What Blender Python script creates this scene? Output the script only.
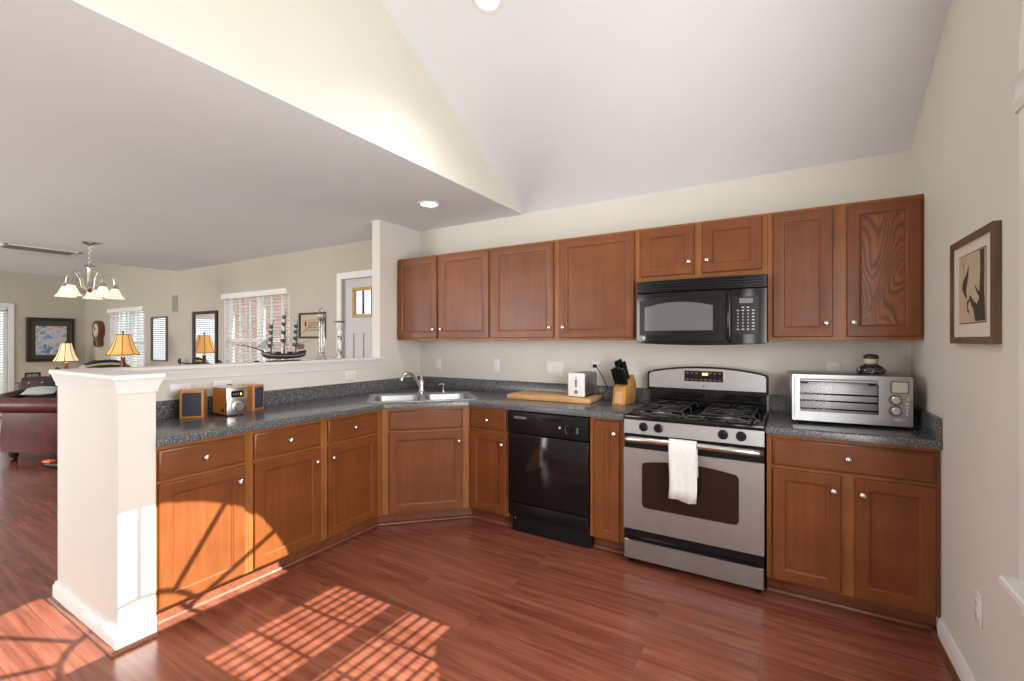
import bpy, bmesh, math, random
from mathutils import Vector, Matrix
R = math.radians
PI = math.pi
random.seed(7)
S = bpy.context.scene
for o in list(bpy.data.objects):
    bpy.data.objects.remove(o, do_unlink=True)
COL = S.collection

# ------------------------------------------------------------------ camera, sky, sun, large lights, exposure
cam_data = bpy.data.cameras.new('camera')
cam_data.sensor_width = 36.0
cam_data.lens = 457.0 / 1024.0 * 36.0
cam_data.clip_end = 200
cam = bpy.data.objects.new('camera', cam_data)
cam.location = (0.105, -3.425, 1.369)
cam.rotation_euler = (R(90), 0, R(31.15))
COL.objects.link(cam)
S.camera = cam

S.view_settings.view_transform = 'Standard'
S.view_settings.look = 'None'
S.view_settings.gamma = 1
S.view_settings.use_curve_mapping = False
S.view_settings.exposure = 0.30
S.cycles.use_denoising = True
S.cycles.max_bounces = 8
S.cycles.diffuse_bounces = 5
S.cycles.glossy_bounces = 4
S.cycles.transmission_bounces = 8
S.cycles.transparent_max_bounces = 12
S.cycles.caustics_reflective = False
S.cycles.caustics_refractive = False
S.cycles.sample_clamp_indirect = 4

world = bpy.data.worlds.new('sky')
S.world = world
world.use_nodes = True
bg = world.node_tree.nodes['Background']
bg.inputs['Color'].default_value = (0.78, 0.88, 1.0, 1)
bg.inputs['Strength'].default_value = 2.2

SUN_DIR = Vector((-1.0, -0.048, -0.687))
sun_data = bpy.data.lights.new('sun', 'SUN')
sun_data.energy = 15.0
sun_data.angle = R(0.25)
sun_data.color = (1.0, 0.95, 0.89)
sun = bpy.data.objects.new('sun', sun_data)
sun.rotation_euler = SUN_DIR.to_track_quat('-Z', 'Y').to_euler()
sun.location = (6, -2, 6)
COL.objects.link(sun)


def area(name, loc, direction, sx, sy, watts, color=(1, 1, 1)):
    d = bpy.data.lights.new(name, 'AREA')
    d.shape = 'RECTANGLE'
    d.size, d.size_y = sx, sy
    d.energy = watts
    d.color = color
    o = bpy.data.objects.new(name, d)
    o.location = loc
    o.rotation_euler = Vector(direction).to_track_quat('-Z', 'Z').to_euler()
    COL.objects.link(o)
    return o


# daylight at the twin window, then added fill lights at unseen windows behind the camera
area('side_window_daylight', (0.60, -2.36, 1.40), (-1, 0.0, 0.05), 1.4, 1.4, 56, (1.0, 0.985, 0.96))
area('breakfast_side_fill', (0.60, -4.90, 1.40), (-1, 0.05, -0.05), 1.4, 1.4, 36, (1.0, 0.985, 0.96))
area('dining_rear_fill', (-5.4, -6.15, 1.40), (0.1, 1, 0.55), 2.6, 1.8, 128, (1.0, 0.985, 0.96))
area('living_rear_fill', (-9.6, -6.15, 1.40), (0, 1, 0.4), 2.4, 1.8, 95, (1.0, 0.985, 0.96))

# ------------------------------------------------------------------ materials
def new_mat(name):
    m = bpy.data.materials.new(name)
    m.use_nodes = True
    nt = m.node_tree
    return m, nt, nt.nodes['Principled BSDF']


def N(nt, typ, **kw):
    n = nt.nodes.new(typ)
    for k, v in kw.items():
        setattr(n, k, v)
    return n


def ramp(nt, fac, stops):
    r = N(nt, 'ShaderNodeValToRGB')
    e = r.color_ramp.elements
    while len(e) < len(stops):
        e.new(0.5)
    for i, (p, c) in enumerate(stops):
        e[i].position = p
        e[i].color = (*c, 1)
    nt.links.new(fac, r.inputs['Fac'])
    return r.outputs['Color']


def noise(nt, vec, scale, detail=4, rough=0.55, dist=0.0):
    n = N(nt, 'ShaderNodeTexNoise')
    n.inputs['Scale'].default_value = scale
    n.inputs['Detail'].default_value = detail
    n.inputs['Roughness'].default_value = rough
    n.inputs['Distortion'].default_value = dist
    if vec is not None:
        nt.links.new(vec, n.inputs['Vector'])
    return n.outputs['Fac']


def coords(nt, scale=(1, 1, 1), rot=(0, 0, 0)):
    tc = N(nt, 'ShaderNodeTexCoord')
    mp = N(nt, 'ShaderNodeMapping')
    mp.inputs['Scale'].default_value = scale
    mp.inputs['Rotation'].default_value = rot
    nt.links.new(tc.outputs['Object'], mp.inputs['Vector'])
    return mp.outputs['Vector']


def mixc(nt, a, b, fac, mode='MIX'):
    m = N(nt, 'ShaderNodeMix', data_type='RGBA', blend_type=mode)
    for sock, v in ((6, a), (7, b), (0, fac)):
        if hasattr(v, 'is_output'):
            nt.links.new(v, m.inputs[sock])
        elif sock == 0:
            m.inputs[0].default_value = v
        else:
            m.inputs[sock].default_value = (*v, 1)
    return m.outputs[2]


def bump(nt, bsdf, h, strength=0.1, dist=0.01):
    b = N(nt, 'ShaderNodeBump')
    b.inputs['Strength'].default_value = strength
    b.inputs['Distance'].default_value = dist
    nt.links.new(h, b.inputs['Height'])
    nt.links.new(b.outputs['Normal'], bsdf.inputs['Normal'])


def setp(b, **kw):
    for k, v in kw.items():
        s = b.inputs[k.replace('_', ' ')]
        s.default_value = (*v, 1) if isinstance(v, tuple) and len(v) == 3 else v


def plain(name, c, rough=0.5, metal=0.0, var=0.06, scale=8.0, spec=0.5, bmp=0.0, coat=0.0):
    m, nt, b = new_mat(name)
    v = coords(nt)
    f = noise(nt, v, scale)
    lo = tuple(x * (1 - var) for x in c)
    hi = tuple(min(1, x * (1 + var)) for x in c)
    nt.links.new(ramp(nt, f, [(0.3, lo), (0.7, hi)]), b.inputs['Base Color'])
    setp(b, Roughness=rough, Metallic=metal, Specular_IOR_Level=spec, Coat_Weight=coat)
    if bmp:
        bump(nt, b, noise(nt, v, scale * 12), bmp, 0.003)
    return m


def wood(name, dark, mid, light, grain='Z', rough=0.36, strong=0.0, coat=0.08, mott=1.0):
    m, nt, b = new_mat(name)
    st = {'Z': (26, 26, 1.6), 'X': (1.6, 26, 26), 'Y': (26, 1.6, 26)}[grain]
    v = coords(nt, st)
    g = noise(nt, v, 1.6, 6, 0.6, 0.4)
    fine = noise(nt, coords(nt, tuple(s * 4 for s in st)), 2.2, 3, 0.6)
    mo = noise(nt, coords(nt), 5.5 * mott, 3, 0.5)
    base = ramp(nt, g, [(0.25, dark), (0.55, mid), (0.85, light)])
    mot = ramp(nt, mo, [(0.3, (0.80, 0.78, 0.76)), (0.7, (1.16, 1.14, 1.12))])
    c = mixc(nt, base, mot, 0.8, 'MULTIPLY')
    c = mixc(nt, c, ramp(nt, fine, [(0.3, (0.82, 0.80, 0.78)), (0.6, (1, 1, 1))]), 0.3, 'MULTIPLY')
    if strong:
        nz = noise(nt, coords(nt, (3.4, 3.4, 0.95)), 1.55, 1.5, 0.45, 0.5)
        ml = N(nt, 'ShaderNodeMath', operation='MULTIPLY')
        ml.inputs[1].default_value = 27.0
        nt.links.new(nz, ml.inputs[0])
        pp = N(nt, 'ShaderNodeMath', operation='PINGPONG')
        pp.inputs[1].default_value = 0.5
        nt.links.new(ml.outputs[0], pp.inputs[0])
        lines = pp.outputs[0]
        c = mixc(nt, c, ramp(nt, lines, [(0.05, (0.42, 0.39, 0.36)), (0.22, (0.95, 0.93, 0.9)), (0.45, (1.3, 1.28, 1.25))]), strong, 'MULTIPLY')
        bump(nt, b, lines, 0.2, 0.003)
    nt.links.new(c, b.inputs['Base Color'])
    setp(b, Roughness=rough, Coat_Weight=coat, Coat_Roughness=0.25, Specular_IOR_Level=0.35)
    return m


def glassy(name, tint=(1, 1, 1), rough=0.0, amount=0.85, edge=0.6):
    m, nt, b = new_mat(name)
    out = nt.nodes['Material Output']
    t = N(nt, 'ShaderNodeBsdfTransparent')
    t.inputs['Color'].default_value = (*tint, 1)
    g = N(nt, 'ShaderNodeBsdfGlossy')
    g.inputs['Roughness'].default_value = rough
    mx = N(nt, 'ShaderNodeMixShader')
    lw = N(nt, 'ShaderNodeLayerWeight')
    lw.inputs['Blend'].default_value = 0.25
    ad = N(nt, 'ShaderNodeMath', operation='MULTIPLY_ADD')
    ad.inputs[1].default_value = edge
    ad.inputs[2].default_value = 0.04 if amount < 0.9 else 0.0
    nt.links.new(lw.outputs['Fresnel'], ad.inputs[0])
    nt.links.new(ad.outputs[0], mx.inputs['Fac'])
    nt.links.new(t.outputs[0], mx.inputs[1])
    nt.links.new(g.outputs[0], mx.inputs[2])
    nt.links.new(mx.outputs[0], out.inputs['Surface'])
    nt.nodes.remove(b)
    return m


def emit(name, c, strength):
    m, nt, b = new_mat(name)
    setp(b, Base_Color=c, Emission_Color=c, Emission_Strength=strength)
    return m


M = {}
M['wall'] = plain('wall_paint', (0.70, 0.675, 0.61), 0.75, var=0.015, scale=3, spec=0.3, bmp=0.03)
M['wall_living'] = plain('wall_paint_dimmed', (0.50, 0.46, 0.39), 0.8, var=0.02, scale=3, spec=0.25)  # kitchen wall paint darkened to stand for dimmer light in the far rooms
M['ceiling'] = plain('ceiling_paint', (0.78, 0.835, 0.87), 0.9, var=0.012, scale=3, spec=0.2)
M['trim'] = plain('white_trim_paint', (0.80, 0.79, 0.765), 0.4, var=0.01, scale=5)
M['wood'] = wood('cherry_stained_maple', (0.146, 0.044, 0.0115), (0.176, 0.055, 0.0145), (0.214, 0.071, 0.0200))
M['wood_h'] = wood('cherry_stained_maple_drawer', (0.146, 0.044, 0.0115), (0.176, 0.055, 0.0145), (0.214, 0.071, 0.0200), 'X')
M['wood_frame'] = wood('honey_stained_frame', (0.225, 0.080, 0.021), (0.280, 0.105, 0.028), (0.335, 0.132, 0.038))
M['wood_oak'] = wood('oak_veneer_panel', (0.17, 0.062, 0.025), (0.22, 0.083, 0.034), (0.27, 0.108, 0.046), strong=0.75, rough=0.3)
M['wood_dark'] = wood('dark_walnut', (0.018, 0.009, 0.005), (0.035, 0.017, 0.009), (0.06, 0.03, 0.016), rough=0.4)
M['shoe'] = wood('toe_moulding_wood', (0.13, 0.042, 0.02), (0.19, 0.065, 0.032), (0.25, 0.09, 0.045), 'X', rough=0.3)
M['pine'] = wood('light_maple_block', (0.50, 0.27, 0.10), (0.62, 0.37, 0.16), (0.72, 0.46, 0.22), 'X', rough=0.4, coat=0.1)
M['block_wood'] = wood('golden_block_wood', (0.42, 0.19, 0.045), (0.52, 0.26, 0.07), (0.62, 0.34, 0.11), 'Z', rough=0.35)
M['radio_wood'] = wood('golden_cherry_veneer', (0.36, 0.13, 0.025), (0.50, 0.20, 0.045), (0.62, 0.28, 0.075), 'Z', rough=0.3)
M['steel'] = plain('brushed_steel', (0.43, 0.445, 0.45), 0.40, 1.0, 0.05, 30)
M['nickel'] = plain('brushed_nickel', (0.70, 0.66, 0.60), 0.24, 1.0, 0.03, 20)
M['chrome'] = plain('polished_chrome', (0.75, 0.75, 0.75), 0.1, 1.0, 0.02, 20)
M['handle_steel'] = plain('satin_handle_steel', (0.70, 0.69, 0.67), 0.22, 1.0, 0.02, 20)
M['black_gloss'] = plain('black_gloss_enamel', (0.006, 0.006, 0.007), 0.09, 0, 0.1, 10, 0.38)
M['black'] = plain('black_plastic', (0.008, 0.008, 0.009), 0.30, 0, 0.1, 10, 0.22)
M['iron'] = plain('cast_iron', (0.018, 0.018, 0.018), 0.45, 0.3, 0.2, 60)
M['gray_plastic'] = plain('grey_plastic', (0.16, 0.16, 0.165), 0.4)
M['key'] = plain('pale_key_print', (0.55, 0.55, 0.54), 0.5)
M['white_plastic'] = plain('white_plastic', (0.80, 0.79, 0.765), 0.35, var=0.01)
M['slot'] = plain('outlet_slot_grey', (0.25, 0.24, 0.23), 0.5)
M['cloth'] = plain('white_towel_cotton', (0.68, 0.675, 0.66), 0.95, var=0.04, scale=60, bmp=0.3)
M['dark_glass'] = plain('smoked_oven_glass', (0.018, 0.009, 0.008), 0.05, 0, 0.1, 10, 0.45)
M['mw_screen'] = plain('microwave_screen_mesh', (0.12, 0.12, 0.12), 0.12, 0, 0.03, 40, 0.5)
M['leather'] = plain('oxblood_leather', (0.075, 0.014, 0.010), 0.36, 0, 0.3, 10, 0.4)
M['tufted'] = plain('maroon_tufted_upholstery', (0.055, 0.016, 0.018), 0.6, 0, 0.3, 30)
M['cream'] = plain('cream_fabric', (0.62, 0.57, 0.48), 0.9)
M['bronze'] = plain('aged_bronze', (0.10, 0.045, 0.025), 0.35, 0.6, 0.25, 25)
M['mirror'] = plain('mirror_silver', (0.85, 0.85, 0.84), 0.03, 1.0, 0.01)
M['glass'] = glassy('clear_window_glass', amount=0.97)
M['clear'] = glassy('clear_bottle_glass', (0.93, 0.95, 0.95), 0.02, 0.75)
M['oven_glass'] = glassy('toaster_oven_glass', (0.90, 0.90, 0.90), 0.03, 0.92, 0.25)
M['blind'] = plain('white_blind_slat', (0.82, 0.81, 0.79), 0.5, var=0.01)
M['gray_door'] = plain('grey_white_door_paint', (0.56, 0.565, 0.57), 0.45, var=0.01)
M['gold_frame'] = plain('gold_wood_frame', (0.46, 0.28, 0.10), 0.4, 0.2, 0.2, 30)
M['amber'] = emit('amber_indicator_and_glint', (1.0, 0.45, 0.1), 3.0)  # stereo indicator, also the glint put on the range display
M['can_light'] = emit('recessed_lamp_lens', (1.0, 0.96, 0.88), 4.0)


def shade_mat(name, c, strength):
    m, nt, b = new_mat(name)
    setp(b, Base_Color=c, Roughness=0.7, Transmission_Weight=0.0, Emission_Color=c, Emission_Strength=strength)
    f = noise(nt, coords(nt), 14)
    nt.links.new(ramp(nt, f, [(0.3, tuple(x * 0.85 for x in c)), (0.7, c)]), b.inputs['Base Color'])
    return m


M['lamp_amber'] = shade_mat('lit_amber_shade', (0.80, 0.42, 0.13), 0.55)
M['lamp_cream'] = shade_mat('lit_cream_shade', (0.92, 0.68, 0.38), 0.60)
M['lamp_white'] = shade_mat('lit_frosted_glass', (0.95, 0.82, 0.66), 0.55)
M['lamp_glow'] = emit('lit_bulb', (1.0, 0.85, 0.6), 5.0)


def counter_mat():
    m, nt, b = new_mat('speckled_grey_laminate')
    v = coords(nt)
    f1 = noise(nt, v, 150, 3, 0.7)
    f2 = noise(nt, v, 420, 2, 0.6)
    c = ramp(nt, f1, [(0.34, (0.020, 0.022, 0.026)), (0.50, (0.075, 0.078, 0.085)), (0.66, (0.26, 0.265, 0.275))])
    c2 = ramp(nt, f2, [(0.36, (0.45, 0.45, 0.46)), (0.66, (1.5, 1.5, 1.5))])
    nt.links.new(mixc(nt, c, c2, 0.8, 'MULTIPLY'), b.inputs['Base Color'])
    setp(b, Roughness=0.22, Specular_IOR_Level=0.6)
    return m


M['counter'] = counter_mat()


def floor_mat():
    m, nt, b = new_mat('red_brown_laminate_planks')
    v = coords(nt)
    br = N(nt, 'ShaderNodeTexBrick')
    br.offset = 0.37
    br.inputs['Scale'].default_value = 1.0
    br.inputs['Brick Width'].default_value = 1.21
    br.inputs['Row Height'].default_value = 0.193
    br.inputs['Mortar Size'].default_value = 0.0012
    br.inputs['Mortar Smooth'].default_value = 0.3
    br.inputs['Bias'].default_value = 0.0
    br.inputs['Color1'].default_value = (0.0, 0.0, 0.0, 1)
    br.inputs['Color2'].default_value = (1.0, 1.0, 1.0, 1)
    br.inputs['Mortar'].default_value = (0.5, 0.5, 0.5, 1)
    nt.links.new(v, br.inputs['Vector'])
    # shift the grain from plank to plank
    off = N(nt, 'ShaderNodeVectorMath', operation='MULTIPLY_ADD')
    nt.links.new(br.outputs['Color'], off.inputs[0])
    off.inputs[1].default_value = (3.1, 5.7, 2.3)
    nt.links.new(v, off.inputs[2])
    mp = N(nt, 'ShaderNodeMapping')
    mp.inputs['Scale'].default_value = (1.2, 17, 10)
    nt.links.new(off.outputs[0], mp.inputs['Vector'])
    g = noise(nt, mp.outputs[0], 1.3, 7, 0.62, 0.7)
    mp2 = N(nt, 'ShaderNodeMapping')
    mp2.inputs['Scale'].default_value = (5, 110, 20)
    nt.links.new(off.outputs[0], mp2.inputs['Vector'])
    fine = noise(nt, mp2.outputs[0], 1.0, 3, 0.6)
    c = ramp(nt, g, [(0.24, (0.095, 0.027, 0.015)), (0.46, (0.195, 0.061, 0.035)), (0.62, (0.262, 0.090, 0.053)), (0.80, (0.335, 0.126, 0.078))])
    tone = ramp(nt, br.outputs['Color'], [(0.0, (0.86, 0.85, 0.84)), (1.0, (1.10, 1.10, 1.10))])
    c = mixc(nt, c, tone, 0.8, 'MULTIPLY')
    c = mixc(nt, c, ramp(nt, fine, [(0.3, (0.80, 0.78, 0.76)), (0.65, (1.06, 1.06, 1.06))]), 0.6, 'MULTIPLY')
    seam = ramp(nt, br.outputs['Fac'], [(0.0, (1, 1, 1)), (1.0, (0.55, 0.5, 0.48))])
    c = mixc(nt, c, seam, 0.8, 'MULTIPLY')
    nt.links.new(c, b.inputs['Base Color'])
    setp(b, Roughness=0.24, Specular_IOR_Level=0.5)
    return m


M['floor'] = floor_mat()


def brick_mat():
    m, nt, b = new_mat('red_brick_facing')
    v = coords(nt, (1, 1, 1), (R(90), 0, 0))
    br = N(nt, 'ShaderNodeTexBrick')
    br.inputs['Scale'].default_value = 1.0
    br.inputs['Brick Width'].default_value = 0.22
    br.inputs['Row Height'].default_value = 0.075
    br.inputs['Mortar Size'].default_value = 0.008
    br.inputs['Color1'].default_value = (0.55, 0.24, 0.18, 1)
    br.inputs['Color2'].default_value = (0.68, 0.36, 0.28, 1)
    br.inputs['Mortar'].default_value = (0.6, 0.55, 0.5, 1)
    nt.links.new(v, br.inputs['Vector'])
    nt.links.new(br.outputs['Color'], b.inputs['Base Color'])
    setp(b, Roughness=0.9)
    return m


M['brick'] = brick_mat()
M['lawn'] = plain('winter_lawn', (0.20, 0.19, 0.10), 0.95, var=0.3, scale=4)

# ------------------------------------------------------------------ mesh builder
class MB:
    def __init__(self):
        self.v, self.f, self.m = [], [], []

    def add(self, verts, faces, mat=0):
        b = len(self.v)
        self.v += [tuple(p) for p in verts]
        self.f += [tuple(b + i for i in fc) for fc in faces]
        self.m += [mat] * len(faces)
        return self

    def box(self, x0, x1, y0, y1, z0, z1, bev=0.0, mat=0, seg=1, xf=None):
        bm = bmesh.new()
        bmesh.ops.create_cube(bm, size=1.0)
        for v in bm.verts:
            v.co = Vector(((x0 + x1) / 2 + v.co.x * (x1 - x0), (y0 + y1) / 2 + v.co.y * (y1 - y0), (z0 + z1) / 2 + v.co.z * (z1 - z0)))
        if bev:
            bev = min(bev, 0.49 * min(abs(x1 - x0), abs(y1 - y0), abs(z1 - z0)))
            bmesh.ops.bevel(bm, geom=list(bm.edges), offset=bev, segments=seg, affect='EDGES', profile=0.5)
        return self._take(bm, mat, xf)

    def _take(self, bm, mat=0, xf=None):
        bm.verts.index_update()
        co = [(xf @ v.co) if xf else v.co.copy() for v in bm.verts]
        self.add(co, [[v.index for v in f.verts] for f in bm.faces], mat)
        bm.free()
        return self

    def prism(self, poly, axis, a0, a1, mat=0, bev=0.0, seg=2):
        """poly: 2D loop; axis 'X' -> (y,z), 'Y' -> (x,z), 'Z' -> (x,y)."""
        def P(p, a):
            return {'X': (a, p[0], p[1]), 'Y': (p[0], a, p[1]), 'Z': (p[0], p[1], a)}[axis]
        bm = bmesh.new()
        va = [bm.verts.new(P(p, a0)) for p in poly]
        vb = [bm.verts.new(P(p, a1)) for p in poly]
        n = len(poly)
        bm.faces.new(va[::-1])
        bm.faces.new(vb)
        for i in range(n):
            bm.faces.new((va[i], va[(i + 1) % n], vb[(i + 1) % n], vb[i]))
        bmesh.ops.recalc_face_normals(bm, faces=bm.faces)
        if bev:
            caps = [e for e in bm.edges if abs({'X': e.verts[0].co.x - e.verts[1].co.x, 'Y': e.verts[0].co.y - e.verts[1].co.y, 'Z': e.verts[0].co.z - e.verts[1].co.z}[axis]) < 1e-6]
            bmesh.ops.bevel(bm, geom=caps, offset=bev, segments=seg, affect='EDGES', profile=0.5)
        return self._take(bm, mat)

    def cyl(self, p0, p1, r0, r1=None, seg=16, mat=0, caps=True):
        r1 = r0 if r1 is None else r1
        return self.tube([p0, p1], [r0, r1], seg, mat, caps)

    def tube(self, pts, r, seg=8, mat=0, caps=True, closed=False):
        pts = [Vector(p) for p in pts]
        n = len(pts)
        rr = r if isinstance(r, (list, tuple)) else [r] * n
        tang = []
        for i in range(n):
            if closed:
                t = pts[(i + 1) % n] - pts[i - 1]
            else:
                t = pts[min(i + 1, n - 1)] - pts[max(i - 1, 0)]
            tang.append(t.normalized() if t.length > 1e-9 else Vector((0, 0, 1)))
        up = Vector((0, 0, 1)) if abs(tang[0].z) < 0.9 else Vector((1, 0, 0))
        nx = tang[0].cross(up).normalized()
        verts, faces = [], []
        for i in range(n):
            if i:
                q = tang[i - 1].rotation_difference(tang[i])
                nx = (q @ nx).normalized()
            ny = tang[i].cross(nx).normalized()
            for k in range(seg):
                a = 2 * PI * k / seg
                verts.append(pts[i] + (nx * math.cos(a) + ny * math.sin(a)) * rr[i])
        rng = n if closed else n - 1
        for i in range(rng):
            j = (i + 1) % n
            for k in range(seg):
                faces.append((i * seg + k, i * seg + (k + 1) % seg, j * seg + (k + 1) % seg, j * seg + k))
        if caps and not closed:
            faces.append(tuple(range(seg))[::-1])
            faces.append(tuple((n - 1) * seg + k for k in range(seg)))
        return self.add(verts, faces, mat)

    def lathe(self, prof, c=(0, 0, 0), seg=24, mat=0, axis=(0, 0, 1), squash=None):
        """prof: list of (r, h) along axis."""
        q = Vector((0, 0, 1)).rotation_difference(Vector(axis).normalized())
        c = Vector(c)
        verts, faces = [], []
        for (r, h) in prof:
            for k in range(seg):
                a = 2 * PI * k / seg
                p = Vector((r * math.cos(a), r * math.sin(a), h))
                if squash:
                    p.x *= squash[0]
                    p.y *= squash[1]
                verts.append(c + q @ p)
        n = len(prof)
        for i in range(n - 1):
            for k in range(seg):
                faces.append((i * seg + k, i * seg + (k + 1) % seg, (i + 1) * seg + (k + 1) % seg, (i + 1) * seg + k))
        if prof[0][0] > 1e-6:
            faces.append(tuple(range(seg))[::-1])
        if prof[-1][0] > 1e-6:
            faces.append(tuple((n - 1) * seg + k for k in range(seg)))
        return self.add(verts, faces, mat)

    def ring_loops(self, loops, mat=0, cap_first=True, cap_last=True):
        """connect loops of equal vertex count."""
        n = len(loops[0])
        verts = [p for L in loops for p in L]
        faces = []
        for i in range(len(loops) - 1):
            for k in range(n):
                faces.append((i * n + k, i * n + (k + 1) % n, (i + 1) * n + (k + 1) % n, (i + 1) * n + k))
        if cap_first:
            faces.append(tuple(range(n))[::-1])
        if cap_last:
            faces.append(tuple((len(loops) - 1) * n + k for k in range(n)))
        return self.add(verts, faces, mat)

    def build(self, name, mats, parent=None, world=False, smooth=35, kind=None):
        me = bpy.data.meshes.new(name)
        verts = self.v
        if parent is not None and world:
            inv = root_matrix(parent).inverted()
            verts = [inv @ Vector(p) for p in verts]
        me.from_pydata([tuple(p) for p in verts], [], self.f)
        if not isinstance(mats, (list, tuple)):
            mats = [mats]
        for mm in mats:
            me.materials.append(M[mm] if isinstance(mm, str) else mm)
        me.polygons.foreach_set('material_index', self.m)
        bm = bmesh.new()
        bm.from_mesh(me)
        bmesh.ops.remove_doubles(bm, verts=bm.verts, dist=1e-6)
        bmesh.ops.recalc_face_normals(bm, faces=bm.faces)
        bm.to_mesh(me)
        bm.free()
        if smooth:
            me.polygons.foreach_set('use_smooth', [True] * len(me.polygons))
            me.set_sharp_from_angle(angle=R(smooth))
        o = bpy.data.objects.new(name, me)
        COL.objects.link(o)
        if parent is not None:
            o.parent = parent
        if kind:
            o['kind'] = kind
        return o


ROOTM = {}


def root_matrix(o):
    while o.parent is not None:
        o = o.parent
    return Matrix.Translation(o.location) @ Matrix.Rotation(o.rotation_euler.z, 4, 'Z')


def tag(o, label, cat, group=None):
    o['label'] = label
    o['category'] = cat
    if group:
        o['group'] = group
    return o


def thing(name, label, cat, loc=(0, 0, 0), rz=0.0, group=None):
    o = bpy.data.objects.new(name, None)
    o.empty_display_size = 0.05
    o.location = loc
    o.rotation_euler = (0, 0, rz)
    COL.objects.link(o)
    return tag(o, label, cat, group)


def dup(root, label, loc, rz=None, group=None):
    r = root.copy()
    COL.objects.link(r)
    r.location = loc
    if rz is not None:
        r.rotation_euler = (0, 0, rz)
    r['label'] = label
    if group:
        r['group'] = group
    for ch in list(root.children):
        c = ch.copy()
        COL.objects.link(c)
        c.parent = r
        for g in list(ch.children):
            d = g.copy()
            COL.objects.link(d)
            d.parent = c
    return r


def struct(name, mb, mat, **kw):
    return mb.build(name, mat, kind='structure', **kw)

# ------------------------------------------------------------------ the room shell
XR, XL = 0.705, -3.04            # right wall, kitchen face of the half wall
XFAR, YREAR = -12.0, -6.2
ZC = 2.455                      # flat ceiling


def zv(y):                      # vaulted ceiling height above a point
    r = -3.4
    return 2.459 + 0.503 * (-y) if y > r else 2.459 + 0.503 * (-r) - 0.503 * (r - y)


struct('floor', MB().box(XFAR - 0.2, XR + 0.2, YREAR - 0.2, 0.2, -0.08, 0.0), 'floor')


def wall_along_x(name, x0, x1, z1, y0, y1, holes, mat):
    mb = MB()
    xs = sorted({x0, x1, *[h[0] for h in holes], *[h[1] for h in holes]})
    for a, b in zip(xs, xs[1:]):
        hs = [h for h in holes if h[0] <= a + 1e-6 and h[1] >= b - 1e-6]
        if not hs:
            mb.box(a, b, y0, y1, 0, z1)
        else:
            h = hs[0]
            if h[2] > 0.001:
                mb.box(a, b, y0, y1, 0, h[2])
            mb.box(a, b, y0, y1, h[3], z1)
    return struct(name, mb, mat)


SHIP_W = (-6.70, -5.20, 0.75, 2.00)
LIV_W = (-10.72, -9.28, 0.75, 1.93)
FDOOR = (-4.205, -3.29, 0.0, 2.055)
wall_along_x('wall_back', XL - 0.1, XR + 0.12, 2.52, 0.0, 0.12, [], 'wall')
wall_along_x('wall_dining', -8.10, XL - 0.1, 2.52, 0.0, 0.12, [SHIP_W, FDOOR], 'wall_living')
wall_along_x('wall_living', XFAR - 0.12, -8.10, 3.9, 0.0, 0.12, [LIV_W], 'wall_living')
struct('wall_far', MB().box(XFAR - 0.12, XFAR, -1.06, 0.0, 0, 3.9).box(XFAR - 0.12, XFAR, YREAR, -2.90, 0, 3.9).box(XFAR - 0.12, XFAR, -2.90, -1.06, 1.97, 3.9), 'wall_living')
REAR_W = [(-10.9, -8.4, 0.45, 2.25), (-6.8, -4.0, 0.45, 2.25)]
wall_along_x('wall_rear', XFAR - 0.12, XR + 0.12, 3.9, YREAR - 0.12, YREAR, REAR_W, 'wall')

# right gable wall with the twin window and its half-round top
WY0, WYM0, WYM1, WY1 = -1.580, -2.320, -2.420, -3.160
WYC = (WY0 + WY1) / 2
WZ0, WZH, WZA = 0.66, 1.985, 2.142
ARCH_A, ARCH_B = 0.79, 0.70


def arch_pts(a, b, n=24, zc=WZA, yc=WYC):
    return [(yc + a * math.cos(PI * k / n), zc + b * math.sin(PI * k / n)) for k in range(n + 1)]


mb = MB()
mb.prism([(0.12, 0), (0.12, 2.459), (0, 2.459), (WY0, zv(WY0)), (WY0, 0)], 'X', XR, XR + 0.12)
mb.prism([(WY1, 0), (WY1, zv(WY1)), (-3.4, zv(-3.4)), (-4.15, zv(-4.15)), (-4.15, 0)], 'X', XR, XR + 0.12)
mb.prism([(-5.65, 0), (-5.65, zv(-5.65)), (YREAR, zv(YREAR)), (YREAR, 0)], 'X', XR, XR + 0.12)
mb.prism([(-4.15, 2.15), (-4.15, zv(-4.15)), (-5.65, zv(-5.65)), (-5.65, 2.15)], 'X', XR, XR + 0.12)
mb.box(XR, XR + 0.12, -5.65, -4.15, 0, WZ0)
mb.box(XR, XR + 0.12, WY1, WY0, 0, WZ0)
ap = arch_pts(ARCH_A, ARCH_B)
for (ya, za), (yb, zb) in zip(ap, ap[1:]):
    mb.prism([(ya, za), (ya, zv(ya)), (yb, zv(yb)), (yb, zb)], 'X', XR, XR + 0.12)
struct('wall_right', mb, 'wall')

mb = MB()
mb.prism([(0.0, ZC + 0.0035), (0.0, 2.46), (-3.4, zv(-3.4)), (YREAR, zv(YREAR)), (YREAR, ZC + 0.0035)], 'X', -1.97, -1.85)
struct('wall_soffit', mb, 'wall')
mb = MB()
mb.box(-8.10, -1.8505, YREAR, 0.0, ZC, ZC + 0.004)
mb.box(-8.10, -1.97, YREAR, 0.0, ZC + 0.004, ZC + 0.06)
struct('ceiling', mb, 'ceiling')
mb = MB()
for ya, yb in ((0.12, -3.4), (-3.4, YREAR - 0.12)):
    za = 2.459 - 0.503 * 0.12 if ya > 0 else zv(ya)
    zb = zv(yb) if yb > YREAR else zv(YREAR) - 0.06
    mb.prism([(ya, za), (yb, zb), (yb, zb + 0.08), (ya, za + 0.08)], 'X', -1.85, XR + 0.12)
struct('ceiling_vault', mb, 'ceiling')
mb = MB()
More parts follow.
